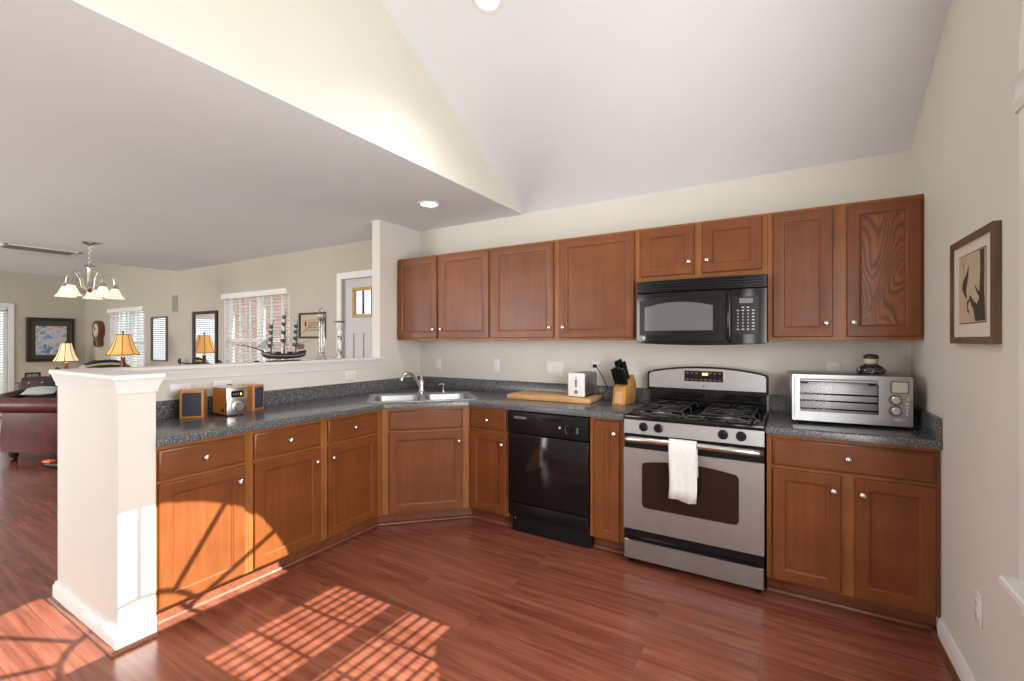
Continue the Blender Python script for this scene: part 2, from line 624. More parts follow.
mb.prism([(XFAR, 2.62), (-8.10, 3.55), (-8.10, 3.62), (XFAR, 2.69)], 'Y', YREAR, 0.0)
mb.box(-8.10, -8.06, YREAR, 0.0, ZC + 0.01, 3.62)
struct('ceiling_living', mb, 'ceiling')

# stub wall, half wall and its end wall
mb = MB()
mb.box(XL - 0.10, XL, -0.52, 0.0, 0, ZC)
struct('wall_partition', mb, 'wall')
mb = MB()
mb.box(XL - 0.10, XL, -2.46, -0.52, 0, 1.15)
mb.box(-3.20, -2.42, -2.60, -2.46, 0, 1.15)
struct('wall_half', mb, 'wall')


def cap_outline(e):
    return [(-3.20 - e, -2.60 - e), (-2.42 + e, -2.60 - e), (-2.42 + e, -2.46 + e), (XL + e, -2.46 + e), (XL + e, -0.49), (XL - 0.1 - e, -0.522),
            (XL - 0.1 - e, -2.46 + e), (-3.20 - e, -2.46 + e)]


mb = MB()
loops = []
for e, z in ((0.001, 1.130), (0.006, 1.132), (0.008, 1.150), (0.012, 1.160), (0.019, 1.185), (0.021, 1.192), (0.026, 1.194), (0.028, 1.198), (0.028, 1.212), (0.024, 1.216)):
    loops.append([(x, y, z) for x, y in cap_outline(e)])
mb.ring_loops(loops)
struct('trim_ledge', mb, 'trim')

# skirtings and quarter-round
mb = MB()
prof = [(0.0, 0.0), (0.014, 0.0), (0.014, 0.085), (0.006, 0.10), (0.0, 0.10)]
mb.prism([(XR - d, z) for d, z in prof], 'Y', -6.19, -0.62)
struct('baseboard_right', mb, 'trim')
mb = MB()


def wing_outline(e):
    return [(-3.20 - e, -2.60 - e), (-2.42 + e, -2.60 - e), (-2.42 + e, -2.463), (-2.44, -2.463), (-2.44, -2.55), (XL - 0.1, -2.55), (XL - 0.1, -2.46 + e), (-3.20 - e, -2.46 + e)]


mb.ring_loops([[(x, y, z) for x, y in wing_outline(e)] for e, z in ((0.016, 0.0), (0.016, 0.075), (0.011, 0.085), (0.008, 0.098), (0.001, 0.10))])
mb.box(XL - 0.116, XL - 0.1, -2.46, 0.0, 0, 0.10)
struct('baseboard_half', mb, 'trim')
mb = MB()
mb.ring_loops([[(x, y, z) for x, y in wing_outline(e)] for e, z in ((0.034, 0.0), (0.034, 0.006), (0.030, 0.014), (0.024, 0.018), (0.0165, 0.019))])
struct('trim_1', mb, 'shoe')
mb = MB()
qr = [(0.0, 0.0), (0.017, 0.0), (0.015, 0.009), (0.008, 0.016), (0.0, 0.018)]
mb.prism([(XR - 0.014 - d, z) for d, z in qr], 'Y', -6.19, -0.55)
struct('trim_2', mb, 'shoe')
struct('baseboard_back', MB().box(-8.1, -4.30, -0.014, 0.0, 0, 0.10, 0.003).box(XFAR, -8.1, -0.014, 0.0, 0, 0.10, 0.003), 'trim')
struct('baseboard_far', MB().box(XFAR, XFAR + 0.014, -0.95, -0.014, 0, 0.10, 0.003), 'trim')

# ------------------------------------------------------------------ windows and doors
def window_right():
    mb = MB()
    x0, x1 = XR + 0.05, XR + 0.10
    for a, b in ((WY0, WYM0), (WYM1, WY1)):
        mb.box(x0, x1, b, b + 0.03, WZ0, WZH).box(x0, x1, a - 0.03, a, WZ0, WZH)
        mb.box(x0, x1, b, a, WZ0, WZ0 + 0.05).box(x0, x1, b, a, 1.605, 1.655)
        for k in (1, 2):
            y = a + (b - a) * k / 3
            mb.box(x0 + 0.01, x1 - 0.01, y - 0.008, y + 0.008, WZ0, WZH)
    mb.box(XR + 0.02, XR + 0.11, WYM1, WYM0, WZ0, WZH)
    mb.box(XR + 0.02, XR + 0.11, WY1, WY0, WZH, WZA)
    # sunburst
    yc, zc = WYC, WZA
    for k in range(1, 6):
        a = PI * k / 6
        p0 = Vector((XR + 0.07, yc + 0.27 * math.cos(a), zc + 0.25 * math.sin(a)))
        p1 = Vector((XR + 0.07, yc + ARCH_A * math.cos(a), zc + ARCH_B * math.sin(a)))
        mb.tube([p0, p1], 0.014, 4)
    mb.tube([(XR + 0.07, yc + 0.27 * math.cos(PI * k / 16), zc + 0.25 * math.sin(PI * k / 16)) for k in range(17)], 0.014, 4)
    mb.tube([(XR + 0.07, y, z) for y, z in arch_pts(ARCH_A - 0.018, ARCH_B - 0.012)], 0.034, 4)
    w = struct('window_1', mb, 'trim')
    mb = MB()
    mb.box(XR + 0.073, XR + 0.077, WY1, WY0, WZ0, WZH)
    pts = arch_pts(ARCH_A - 0.01, ARCH_B - 0.01)
    mb.prism(pts, 'X', XR + 0.073, XR + 0.077)
    mb.build('pane', 'glass', w)
    # casing with an impost block at the spring line, and the sill
    mb = MB()
    c = 0.078
    for y in (WY0, WY1 - c):
        mb.box(XR - 0.02, XR, y, y + c, WZ0, WZA, 0.004)
    outer, inner = arch_pts(ARCH_A + c, ARCH_B + c), arch_pts(ARCH_A, ARCH_B)
    for i in range(len(outer) - 1):
        mb.prism([inner[i], outer[i], outer[i + 1], inner[i + 1]], 'X', XR - 0.02, XR)
    mb.prism([(XR, WZA - 0.10), (XR - 0.026, WZA - 0.10), (XR - 0.034, WZA - 0.075), (XR - 0.024, WZA - 0.06), (XR - 0.024, WZA - 0.03), (XR - 0.036, WZA - 0.01), (XR, WZA - 0.005)], 'Y', WY1 - c - 0.012, WY0 + c + 0.012)
    mb.box(XR - 0.02, XR, WYM1 - 0.01, WYM0 + 0.01, WZ0, WZA, 0.004)
    mb.build('casing', 'trim', w)
    mb = MB()
    mb.box(XR - 0.055, XR + 0.06, WY1 - c - 0.03, WY0 + c + 0.03, WZ0 - 0.028, WZ0, 0.006)
    mb.box(XR - 0.018, XR, WY1 - c, WY0 + c, WZ0 - 0.095, WZ0 - 0.028, 0.004)
    mb.build('window_sill', 'trim', w)


window_right()


def blind_slats(axis, a0, a1, z0, z1, centre, pitch, width, tilt, thick=0.0025):
    mb = MB()
    n = int((z1 - z0) / pitch)
    for k in range(n):
        z = z1 - (k + 0.5) * pitch
        h = width / 2
        d, e = h * math.cos(tilt), h * math.sin(tilt)
        poly = [(centre - d, z - e), (centre + d, z + e), (centre + d, z + e + thick), (centre, z + thick * 2.2), (centre - d, z - e + thick)]
        if axis == 'Y':
            mb.prism([(p, q) for p, q in poly], 'Y', a0, a1)
        else:
            mb.prism([(p, q) for p, q in poly], 'X', a0, a1)
    return mb


for (a, b, txt) in ((WY0, WYM0, 'white slatted blind in the twin window half nearer the cabinets'), (WYM1, WY1, 'white slatted blind in the twin window half further from the cabinets')):
    t = thing('window_blind', txt, 'blind', (XR + 0.02, (a + b) / 2, WZ0), group='blinds of the twin window')
    MB().box(XR - 0.0, XR + 0.045, b + 0.004, a - 0.004, WZH - 0.045, WZH - 0.002, 0.003).build('head_rail', 'blind', t, True)
    blind_slats('Y', b + 0.006, a - 0.006, WZ0 + 0.04, WZH - 0.05, XR + 0.022, 0.042, 0.050, R(22)).build('slats', 'blind', t, True)
    MB().box(XR, XR + 0.045, b + 0.006, a - 0.006, WZ0 + 0.012, WZ0 + 0.032, 0.003).build('bottom_rail', 'blind', t, True)


def back_window(name, W, lights):
    x0, x1, z0, z1 = W
    mb = MB()
    y0, y1 = 0.055, 0.105
    mb.box(x0, x0 + 0.04, y0, y1, z0, z1).box(x1 - 0.04, x1, y0, y1, z0, z1)
    mb.box(x0, x1, y0, y1, z0, z0 + 0.05).box(x0, x1, y0, y1, z1 - 0.04, z1)
    n = lights
    for k in range(n):
        a, b = x0 + (x1 - x0) * k / n, x0 + (x1 - x0) * (k + 1) / n
        if k:
            mb.box(a - 0.045, a + 0.045, y0 - 0.005, y1 + 0.005, z0, z1)
        mb.box(a, b, y0, y1, (z0 + z1) / 2 - 0.022, (z0 + z1) / 2 + 0.022)
        for j in (1, 2):
            mb.box(a + (b - a) * j / 3 - 0.009, a + (b - a) * j / 3 + 0.009, y0 + 0.015, y1 - 0.015, z0, z1)
    mb.box(x0, x0 + 0.008, 0.001, y0, z0, z1).box(x1 - 0.008, x1, 0.001, y0, z0, z1).box(x0, x1, 0.001, y0, z1 - 0.008, z1)
    w = struct(name, mb, 'trim')
    MB().box(x0, x1, 0.078, 0.082, z0, z1).build('pane', 'glass', w)
    c = 0.012
    mb = MB()
    mb.box(x0 - c, x0, -0.004, 0.05, z0, z1).box(x1, x1 + c, -0.004, 0.05, z0, z1).box(x0 - c, x1 + c, -0.004, 0.05, z1, z1 + c)
    mb.box(x0 - 0.06, x1 + 0.06, -0.045, 0.06, z0 - 0.03, z0, 0.005).box(x0 - 0.02, x1 + 0.02, -0.016, 0.0, z0 - 0.09, z0 - 0.03, 0.003)
    mb.build('window_sill', 'trim', w)
    return w


back_window('window_2', SHIP_W, 2)
back_window('window_3', LIV_W, 2)
for W, txt, tl in ((SHIP_W, 'white slatted blind over the dining window behind the model ship', 12), (LIV_W, 'white slatted blind in the far window behind the amber lamp', 32)):
    x0, x1, z0, z1 = W
    t = thing('window_blind', txt, 'blind', ((x0 + x1) / 2, 0.0, z0))
    MB().box(x0 - 0.015, x1 + 0.015, -0.05, 0.012, z1 - 0.055, z1 + 0.02, 0.006).build('valance', 'blind', t, True)
    mb = MB()
    blind_slats('X', x0 + 0.006, x1 - 0.006, z0 + 0.04, z1 - 0.06, 0.016, 0.045, 0.05, R(tl)).build('slats', 'blind', t, True)
    mb = MB()
    for k in range(4):
        x = x0 + (x1 - x0) * (0.10 + 0.27 * k)
        mb.box(x - 0.005, x + 0.005, -0.012, -0.010, z0 + 0.02, z1 - 0.05)
    mb.build('ladder_tape', 'blind', t, True)
    MB().box(x0 + 0.006, x1 - 0.006, -0.01, 0.04, z0 + 0.012, z0 + 0.034, 0.003).build('bottom_rail', 'blind', t, True)


def front_door():
    x0, x1, z0, z1 = FDOOR
    mb = MB()
    L, Tz = (-4.06, -3.64), (1.625, 1.955)
    ya, yb = 0.03, 0.075
    # slab around the light, with three tall recessed panels below
    mb.box(x0, L[0], ya, yb, 0.01, z1).box(L[1], x1, ya, yb, 0.01, z1)
    mb.box(L[0], L[1], ya, yb, Tz[1], z1)
    mb.box(L[0], L[1], ya, yb, 1.45, Tz[0])
    mb.box(L[0], L[1], ya, yb, 0.01, 0.25)
    mb.box(L[0], L[1], ya + 0.014, yb, 0.25, 1.45)
    for k in (1, 2):
        x = L[0] + (L[1] - L[0]) * k / 3
        mb.box(x - 0.02, x + 0.02, ya + 0.001, yb, 0.25, 1.45)
    d = struct('door_1', mb, 'gray_door')
    mb = MB()
    w = 0.035
    a0, a1, b0, b1 = L[0], L[1], Tz[0], Tz[1]
    mb.box(a0, a1, ya - 0.018, ya + 0.02, b1 - w, b1, 0.004).box(a0, a1, ya - 0.018, ya + 0.02, b0, b0 + w, 0.004)
    mb.box(a0, a0 + w, ya - 0.018, ya + 0.02, b0 + w, b1 - w, 0.004).box(a1 - w, a1, ya - 0.018, ya + 0.02, b0 + w, b1 - w, 0.004)
    mb.build('door_light_frame', 'gold_frame', d)
    mb = MB()
    for k in (1, 2):
        x = a0 + (a1 - a0) * k / 3
        mb.box(x - 0.006, x + 0.006, ya + 0.012, ya + 0.03, b0 + w, b1 - w)
    mb.build('door_muntin', 'iron', d)
    MB().box(a0 + 0.01, a1 - 0.01, ya + 0.02, ya + 0.024, b0 + 0.01, b1 - 0.01).build('pane', 'glass', d)
    mb = MB()
    c = 0.075
    mb.box(x0 - c, x0 - 0.002, -0.02, 0.03, 0, z1 + 0.002, 0.003).box(x1 + 0.002, x1 + c, -0.02, 0.03, 0, z1 + 0.002, 0.003).box(x0 - c, x1 + c, -0.021, 0.03, z1 + 0.0021, z1 + c, 0.003)
    mb.build('door_casing', 'trim', d)
    MB().lathe([(0.0, 0.075), (0.028, 0.07), (0.032, 0.055), (0.022, 0.04), (0.012, 0.035), (0.012, 0.01), (0.03, 0.008), (0.03, 0.0)], (x1 - 0.07, ya, 0.95), 16, axis=(0, -1, 0)).build('door_knob', 'nickel', d)


front_door()
# white-cased glazed patio door on the far wall, only its edge in the picture
FD = (-2.90, -1.06, 0.0, 1.97)
mb = MB()
xa, xb = XFAR - 0.08, XFAR - 0.03
for k in range(3):
    y = FD[0] + (FD[1] - FD[0]) * k / 2
    mb.box(xa, xb, max(FD[0], y - 0.05), min(FD[1], y + 0.05), 0.0, FD[3])
mb.box(xa, xb, FD[0], FD[1], 0.0, 0.12).box(xa, xb, FD[0], FD[1], FD[3] - 0.08, FD[3])
d = struct('door_2', mb, 'trim')
MB().box(XFAR - 0.057, XFAR - 0.053, FD[0], FD[1], 0.1, FD[3] - 0.05).build('pane', 'glass', d)
mb = MB()
mb.box(XFAR, XFAR + 0.02, -1.06, -0.985, 0, 1.969, 0.003).box(XFAR, XFAR + 0.02, -2.975, -2.90, 0, 1.969, 0.003).box(XFAR, XFAR + 0.021, -2.975, -0.985, 1.9692, 2.045, 0.003)
mb.build('door_casing', 'trim', d)
t = thing('door_blind', 'white slatted blind over the glazed patio door at the left picture edge', 'blind', (XFAR, (FD[0] + FD[1]) / 2, 0.05))
MB().box(XFAR - 0.025, XFAR + 0.0, FD[0] + 0.01, FD[1] - 0.01, FD[3] - 0.05, FD[3] - 0.004, 0.003).build('head_rail', 'blind', t, True)
blind_slats('Y', FD[0] + 0.012, FD[1] - 0.012, 0.06, FD[3] - 0.055, XFAR - 0.012, 0.046, 0.05, R(-40)).build('slats', 'blind', t, True)

for i, (x0, x1, z0, z1) in enumerate(REAR_W):  # frames of unseen rear windows, added to carry the fill lights
    mb = MB()
    ya, yb = YREAR - 0.09, YREAR - 0.04
    mb.box(x0, x0 + 0.05, ya, yb, z0, z1).box(x1 - 0.05, x1, ya, yb, z0, z1).box(x0, x1, ya, yb, z0, z0 + 0.05).box(x0, x1, ya, yb, z1 - 0.05, z1)
    mb.box((x0 + x1) / 2 - 0.04, (x0 + x1) / 2 + 0.04, ya, yb, z0, z1)
    struct('window_%d' % (4 + i), mb, 'trim')

mb = MB()
ya, yb = -5.65, -4.15
for a, b in ((ya, ya + 0.05), (yb - 0.05, yb), ((ya + yb) / 2 - 0.04, (ya + yb) / 2 + 0.04)):
    mb.box(XR + 0.04, XR + 0.09, a, b, WZ0, 2.15)
mb.box(XR + 0.04, XR + 0.09, ya, yb, WZ0, WZ0 + 0.05).box(XR + 0.04, XR + 0.09, ya, yb, 2.10, 2.15)
struct('window_6', mb, 'trim')  # unseen side window behind the camera, added for its fill light

# an evergreen hedge outside the twin window keeps the low sun off the lower panes
random.seed(11)
mb = MB()
for k in range(150):
    y = -4.0 + 3.6 * (k % 50) / 49.0 + random.uniform(-0.04, 0.04)
    z = (0.2, 0.95, 1.72)[k // 50] + random.uniform(-0.10, 0.10)
    r = random.uniform(0.30, 0.40) if k < 100 else random.uniform(0.22, 0.31)
    mb.lathe([(0.0, -r), (r * 0.7, -r * 0.7), (r, 0.0), (r * 0.75, r * 0.68), (0.0, r)], (1.85 + random.uniform(-0.1, 0.1), y, z), 9)
mb.box(1.7, 2.0, -4.0, -0.4, -0.5, 1.75)
tag(mb.build('hedge', plain('evergreen_leaves', (0.03, 0.06, 0.02), 0.9, var=0.5, scale=30), kind='stuff'), 'clipped evergreen hedge outside the twin window', 'hedge')

# outside: lawn and the neighbour's brick house beyond the dining window
struct('ground', MB().box(-40, 40, -40, 40, -0.6, -0.5), 'lawn')
struct('exterior_wall', MB().box(-19.0, -11.6, 5.0, 5.4, -0.5, 4.0).prism([(5.0, 4.0), (5.4, 4.0), (7.5, 5.6), (7.0, 5.6)], 'X', -19.3, -11.3), 'brick')

# ------------------------------------------------------------------ cabinets
def door_mb(x0, x1, z0, z1, y=-0.001, t=0.020, rail=0.057):
    """a framed door: returns (frame with its inner bead, recessed panel)."""
    def L(i, yy):
        return [(x0 + i, yy, z0 + i), (x1 - i, yy, z0 + i), (x1 - i, yy, z1 - i), (x0 + i, yy, z1 - i)]
    f = MB()
    f.ring_loops([L(0, y), L(0, y - t + 0.004), L(0.004, y - t), L(rail - 0.004, y - t), L(rail, y - t + 0.002), L(rail + 0.004, y - t + 0.0075), L(rail + 0.009, y - t + 0.0085), L(rail + 0.009, y - t + 0.014)], cap_first=True, cap_last=False)
    p = MB()
    i = rail + 0.0085
    p.box(x0 + i, x1 - i, y - t + 0.012, y - 0.001, z0 + i, z1 - i)
    return f, p


def knob_mb(x, z, y):
    k = MB()
    k.lathe([(0.0, 0.026), (0.006, 0.0255), (0.011, 0.0235), (0.0145, 0.019), (0.0145, 0.0165), (0.011, 0.013), (0.006, 0.010), (0.005, 0.004), (0.009, 0.002), (0.009, 0.0)], (x, y, z), 16, axis=(0, -1, 0))
    return k


def drawer_mb(x0, x1, z0, z1, y=-0.001, t=0.020):
    def L(i, yy):
        return [(x0 + i, yy, z0 + i), (x1 - i, yy, z0 + i), (x1 - i, yy, z1 - i), (x0 + i, yy, z1 - i)]
    return MB().ring_loops([L(0, y), L(0, y - t + 0.008), L(0.003, y - t + 0.005), L(0.010, y - t + 0.003), L(0.012, y - t), L(0.02, y - t)])


def cabinet(name, label, cat, loc, rz, w, depth, z0, z1, doors=(), drawers=(), toe=True, group=None, body=None, ext=(0.0, 0.0)):
    t = thing(name, label, cat, (loc[0], loc[1], z0 if not toe else 0.0), rz, group)
    off = 0.0 if toe else z0

    def put(mb, nm, mat, par):
        mb.v = [(p[0], p[1], p[2] - off) for p in mb.v]
        return mb.build(nm, mat, par)
    if body is None:
        mb = MB().box(0.0, w, 0.019, depth, z0, z1)
    else:
        mb = MB().prism(body, 'Z', z0, 0.70)
    put(mb, 'carcass', 'wood', t)
    fr = MB()
    xs = [0.0, w]
    fr.box(0, w, 0.0, 0.019, z0, z1, 0.001)
    put(fr, 'face_frame', 'wood_frame', t)
    if toe:
        put(MB().box(-ext[0], w + ext[1], 0.075, 0.09, 0.0, z0), 'toe_kick', 'shoe', t)
    for d in doors:
        x0, x1, a, b, kn = d[:5]
        f, p = door_mb(x0, x1, a, b)
        dd = put(f, 'door', 'wood', t)
        put(p, 'panel', d[5] if len(d) > 5 else 'wood', dd)
        if kn:
            kx = x1 - 0.030 if 'r' in kn else x0 + 0.030
            kz = b - 0.078 if 't' in kn else a + 0.076
            put(knob_mb(kx, kz, -0.021), 'knob', 'nickel', dd)
    for d in drawers:
        x0, x1, a, b, kn = d
        dd = put(drawer_mb(x0, x1, a, b), 'drawer' if kn else 'false_front', 'wood_h', t)
        if kn:
            put(knob_mb((x0 + x1) / 2, (a + b) / 2, -0.021), 'knob', 'nickel', dd)
    return t


ZU0, ZU1 = 1.372, 2.128
UD = (1.39, 2.112)
YUF, YBF = -0.305, -0.61
GU, GB = 'wall cabinets in a row under the ceiling', 'base cabinets under the worktop'
cabinet('wall_cabinet', 'brown two-door wall cabinet at the end of the row beside the white doorway pillar', 'cabinet', (-3.036, YUF, 0), 0, 1.054, 0.302, ZU0, ZU1,
        [(0.018, 0.485, *UD, 'br'), (0.513, 1.038, *UD, 'bl')], toe=False, group=GU)
cabinet('wall_cabinet', 'brown two-door wall cabinet between the corner cabinet and the microwave, above the cutting board', 'cabinet', (-1.981, YUF, 0), 0, 1.218, 0.302, ZU0, ZU1,
        [(0.022, 0.572, *UD, 'br'), (0.626, 1.185, *UD, 'bl')], toe=False, group=GU)
cabinet('wall_cabinet', 'short two-door wall cabinet directly above the black microwave', 'cabinet', (-0.762, YUF, 0), 0, 0.762, 0.302, 1.760, ZU1,
        [(0.014, 0.352, 1.797, 2.112, 'br', 'wood'), (0.400, 0.733, 1.797, 2.112, 'bl', 'wood')], toe=False, group=GU)
cabinet('wall_cabinet', 'two-door wall cabinet above the toaster oven, one door panel boldly oak grained', 'cabinet', (0.001, YUF, 0), 0, 0.702, 0.302, ZU0, ZU1,
        [(0.027, 0.317, *UD, 'br'), (0.380, 0.690, *UD, 'bl', 'wood_oak')], toe=False, group=GU)

ZB0, ZB1 = 0.095, 0.876
BD, BW = (0.108, 0.692), (0.709, 0.853)
cabinet('base_cabinet', 'brown base cabinet with one wide drawer over two doors beneath the toaster oven', 'cabinet', (0.006, YBF, 0), 0, 0.697, 0.60, ZB0, ZB1,
        [(0.027, 0.324, *BD, 'tr'), (0.380, 0.680, *BD, 'tl')], [(0.027, 0.680, *BW, True)], group=GB)
cabinet('base_cabinet', 'narrow one-door base cabinet between the dishwasher and the stove', 'cabinet', (-1.000, YBF, 0), 0, 0.230, 0.60, ZB0, ZB1,
        [(0.033, 0.198, 0.100, 0.858, 'tr')], group=GB)
cabinet('base_cabinet', 'narrow base cabinet with a drawer over one door left of the dishwasher', 'cabinet', (-1.972, YBF, 0), 0, 0.348, 0.60, ZB0, ZB1,
        [(0.016, 0.332, *BD, 'tr')], [(0.016, 0.332, *BW, True)], group=GB)
q = 0.457 * math.sqrt(2)
cabinet('corner_sink_cabinet', 'diagonal corner sink cabinet with a blank drawer front over one wide door', 'cabinet', (-2.43, -1.067, 0), R(45), q, 0.6, ZB0, ZB1,
        [(0.052, 0.590, *BD, 'tr')], [(0.052, 0.590, *BW, False)], group=GB,
        body=[(0.002, 0.019), (q - 0.002, 0.019), (q - 0.002, 0.02), (q + 0.40, 0.44), (q / 2, 1.06), (-0.40, 0.44), (0.002, 0.02)])
YP = -2.458
cabinet('base_cabinet', 'peninsula base cabinet with drawer and single door nearest the white end wall', 'cabinet', (-2.43, YP, 0), R(90), 0.430, 0.598, ZB0, ZB1,
        [(0.008, 0.404, *BD, 'tr')], [(0.008, 0.404, *BW, True)], group=GB)
cabinet('base_cabinet', 'peninsula base cabinet with two drawers over two doors next to the corner sink cabinet', 'cabinet', (-2.43, YP + 0.431, 0), R(90), 0.958, 0.598, ZB0, ZB1,
        [(0.025, 0.441, *BD, 'tr'), (0.499, 0.907, *BD, 'tl')], [(0.025, 0.441, *BW, True), (0.499, 0.907, *BW, True)], group=GB)

# quarter-round along the toe kicks
mb = MB()
c45 = 0.075
sq = [(0.0, 0.0), (0.017, 0.0), (0.015, 0.009), (0.008, 0.016), (0.0, 0.018)]
path = [(-2.505, -2.458), (-2.505, -1.098), (-2.003, -0.535 - 0.061), (-1.62, -0.535)]


def sweep_flat(path, prof):
    """sweep a (out, z) profile along a flat path; 'out' is to the right of travel."""
    P = [Vector((p[0], p[1])) for p in path]
    loops = []
    for i, p in enumerate(P):
        d0 = (P[i] - P[i - 1]).normalized() if i else (P[1] - P[0]).normalized()
        d1 = (P[i + 1] - P[i]).normalized() if i < len(P) - 1 else d0
        n0, n1 = Vector((d0.y, -d0.x)), Vector((d1.y, -d1.x))
        m = (n0 + n1).normalized()
        k = 1.0 / max(0.3, m.dot(n0))
        loops.append([(p.x + m.x * o * k, p.y + m.y * o * k, z) for o, z in prof])
    return MB().ring_loops(loops)


struct('trim_3', sweep_flat([(-2.505, -2.458), (-2.505, -1.0360), (-2.0035, -0.535), (-1.622, -0.535)], sq), 'shoe')
tk = [(-0.0015, 0.0), (0.001, 0.0), (0.001, 0.0945), (-0.0015, 0.0945)]
struct('trim_6', sweep_flat([(-2.505, -2.458), (-2.505, -1.0360), (-2.0035, -0.535), (-1.622, -0.535)], tk), 'shoe')
struct('trim_4', sweep_flat([(-1.000, -0.535), (-0.770, -0.535)], sq), 'shoe')
struct('trim_5', sweep_flat([(0.006, -0.535), (0.690, -0.535)], sq), 'shoe')


# ------------------------------------------------------------------ worktops
def offset_poly(poly, e):
    n = len(poly)
    out = []
    for i in range(n):
        p0, p, p1 = Vector(poly[i - 1]), Vector(poly[i]), Vector(poly[(i + 1) % n])
        d0, d1 = (p - p0).normalized(), (p1 - p).normalized()
        n0, n1 = Vector((-d0.y, d0.x)), Vector((-d1.y, d1.x))
        m = (n0 + n1)
        m = m / max(0.2, m.dot(n0))
        out.append((p.x + m.x * e, p.y + m.y * e))
    return out


def slab(poly, z0, z1, hole=None, r=0.010):
    """poly counter-clockwise; rounded upper edge; optional hole loop."""
    loops = [(0.0, z0), (0.0, z1 - r), (r * 0.12, z1 - r * 0.5), (r * 0.45, z1 - r * 0.14), (r, z1)]
    bm = bmesh.new()
    rings = []
    for e, z in loops:
        rings.append([bm.verts.new((x, y, z)) for x, y in offset_poly(poly, e)])
    n = len(poly)
    for a, b in zip(rings, rings[1:]):
        for k in range(n):
            bm.faces.new((a[k], a[(k + 1) % n], b[(k + 1) % n], b[k]))

    def fill(ring, z, flip):
        ed = [bm.edges.get((ring[k], ring[(k + 1) % n])) for k in range(n)]
        hv = []
        if hole:
            hv = [bm.verts.new((x, y, z)) for x, y in hole]
            ed += [bm.edges.new((hv[k], hv[(k + 1) % len(hv)])) for k in range(len(hv))]
        bmesh.ops.triangle_fill(bm, use_beauty=True, use_dissolve=False, edges=ed)
        return hv
    ht = fill(rings[-1], z1, False)
    hb = fill(rings[0], z0, True)
    for k in range(len(ht)):
        j = (k + 1) % len(ht)
        bm.faces.new((ht[k], ht[j], hb[j], hb[k]))
    bmesh.ops.recalc_face_normals(bm, faces=bm.faces)
    return MB()._take(bm)


def rrect(w, h, r, cx=0.0, cy=0.0, n=5):
    pts = []
    for sx, sy, a0 in ((1, -1, -90), (1, 1, 0), (-1, 1, 90), (-1, -1, 180)):
        for k in range(n + 1):
            a = R(a0 + 90.0 * k / n)
            pts.append((cx + sx * (w / 2 - r) + r * math.cos(a), cy + sy * (h / 2 - r) + r * math.sin(a)))
    return pts


ZT = 0.914
SINK = (-2.408, -0.655)
Ms = Matrix.Translation((SINK[0], SINK[1], 0)) @ Matrix.Rotation(R(45), 4, 'Z')
hole = [tuple((Ms @ Vector((x, y, 0)))[:2]) for x, y in rrect(0.77, 0.50, 0.05)]
poly = [(XL + 0.002, -2.459), (-2.392, -2.459), (-2.392, -1.083), (-1.957, -0.648), (-0.766, -0.648), (-0.766, -0.002), (XL + 0.002, -0.002)]
wt = tag(slab(poly, 0.8765, ZT, hole).build('worktop', 'counter'), 'long dark speckled grey laminate worktop running round the corner sink along the peninsula', 'worktop', 'laminate worktops')
mb = MB()
sp = [(0.0, ZT - 0.01), (0.02, ZT - 0.01), (0.02, 1.008), (0.016, 1.014), (0.010, 1.016), (0.0, 1.016)]
mb.prism([(-0.002 - d, z) for d, z in sp], 'X', XL + 0.002, -0.766)
mb.prism([(XL + 0.002 + d, z) for d, z in sp], 'Y', -2.459, -0.002)
mb.build('backsplash', 'counter', wt)
poly = [(0.002, -0.648), (XR - 0.002, -0.648), (XR - 0.002, -0.002), (0.002, -0.002)]
wt2 = tag(slab(poly, 0.8765, ZT).build('worktop', 'counter'), 'short dark speckled grey laminate worktop between the stove and the right wall', 'worktop', 'laminate worktops')
mb = MB()
mb.prism([(-0.002 - d, z) for d, z in sp], 'X', 0.002, XR - 0.002)
mb.prism([(XR - 0.002 - d, z) for d, z in sp], 'Y', -0.640, -0.002)
mb.build('backsplash', 'counter', wt2)

# ------------------------------------------------------------------ sink, faucet, soap dispenser
sk = thing('double_bowl_sink', 'stainless steel double-bowl drop-in sink in the corner worktop', 'sink', (SINK[0], SINK[1], ZT), R(45))
bm = bmesh.new()
outer = rrect(0.835, 0.545, 0.045)
bowls = [rrect(0.345, 0.36, 0.06, -0.192, -0.035), rrect(0.345, 0.36, 0.06, 0.192, -0.035)]
r0 = [bm.verts.new((x, y, 0.0005)) for x, y in outer]
r1 = [bm.verts.new((x * 0.992, y * 0.99, 0.006)) for x, y in outer]
r2 = [bm.verts.new((x * 0.975, y * 0.965, 0.007)) for x, y in outer]
r3 = [bm.verts.new((x * 0.955, y * 0.935, 0.004)) for x, y in outer]
n = len(outer)
for a, b in ((r0, r1), (r1, r2), (r2, r3)):
    for k in range(n):
        bm.faces.new((a[k], a[(k + 1) % n], b[(k + 1) % n], b[k]))
ed = [bm.edges.get((r3[k], r3[(k + 1) % n])) for k in range(n)]
tops = []
for bw in bowls:
    hv = [bm.verts.new((x, y, 0.004)) for x, y in bw]
    tops.append(hv)
    ed += [bm.edges.new((hv[k], hv[(k + 1) % len(hv)])) for k in range(len(hv))]
bmesh.ops.triangle_fill(bm, use_beauty=True, edges=ed)
bmesh.ops.recalc_face_normals(bm, faces=bm.faces)
MB()._take(bm).build('rim', 'steel', sk)
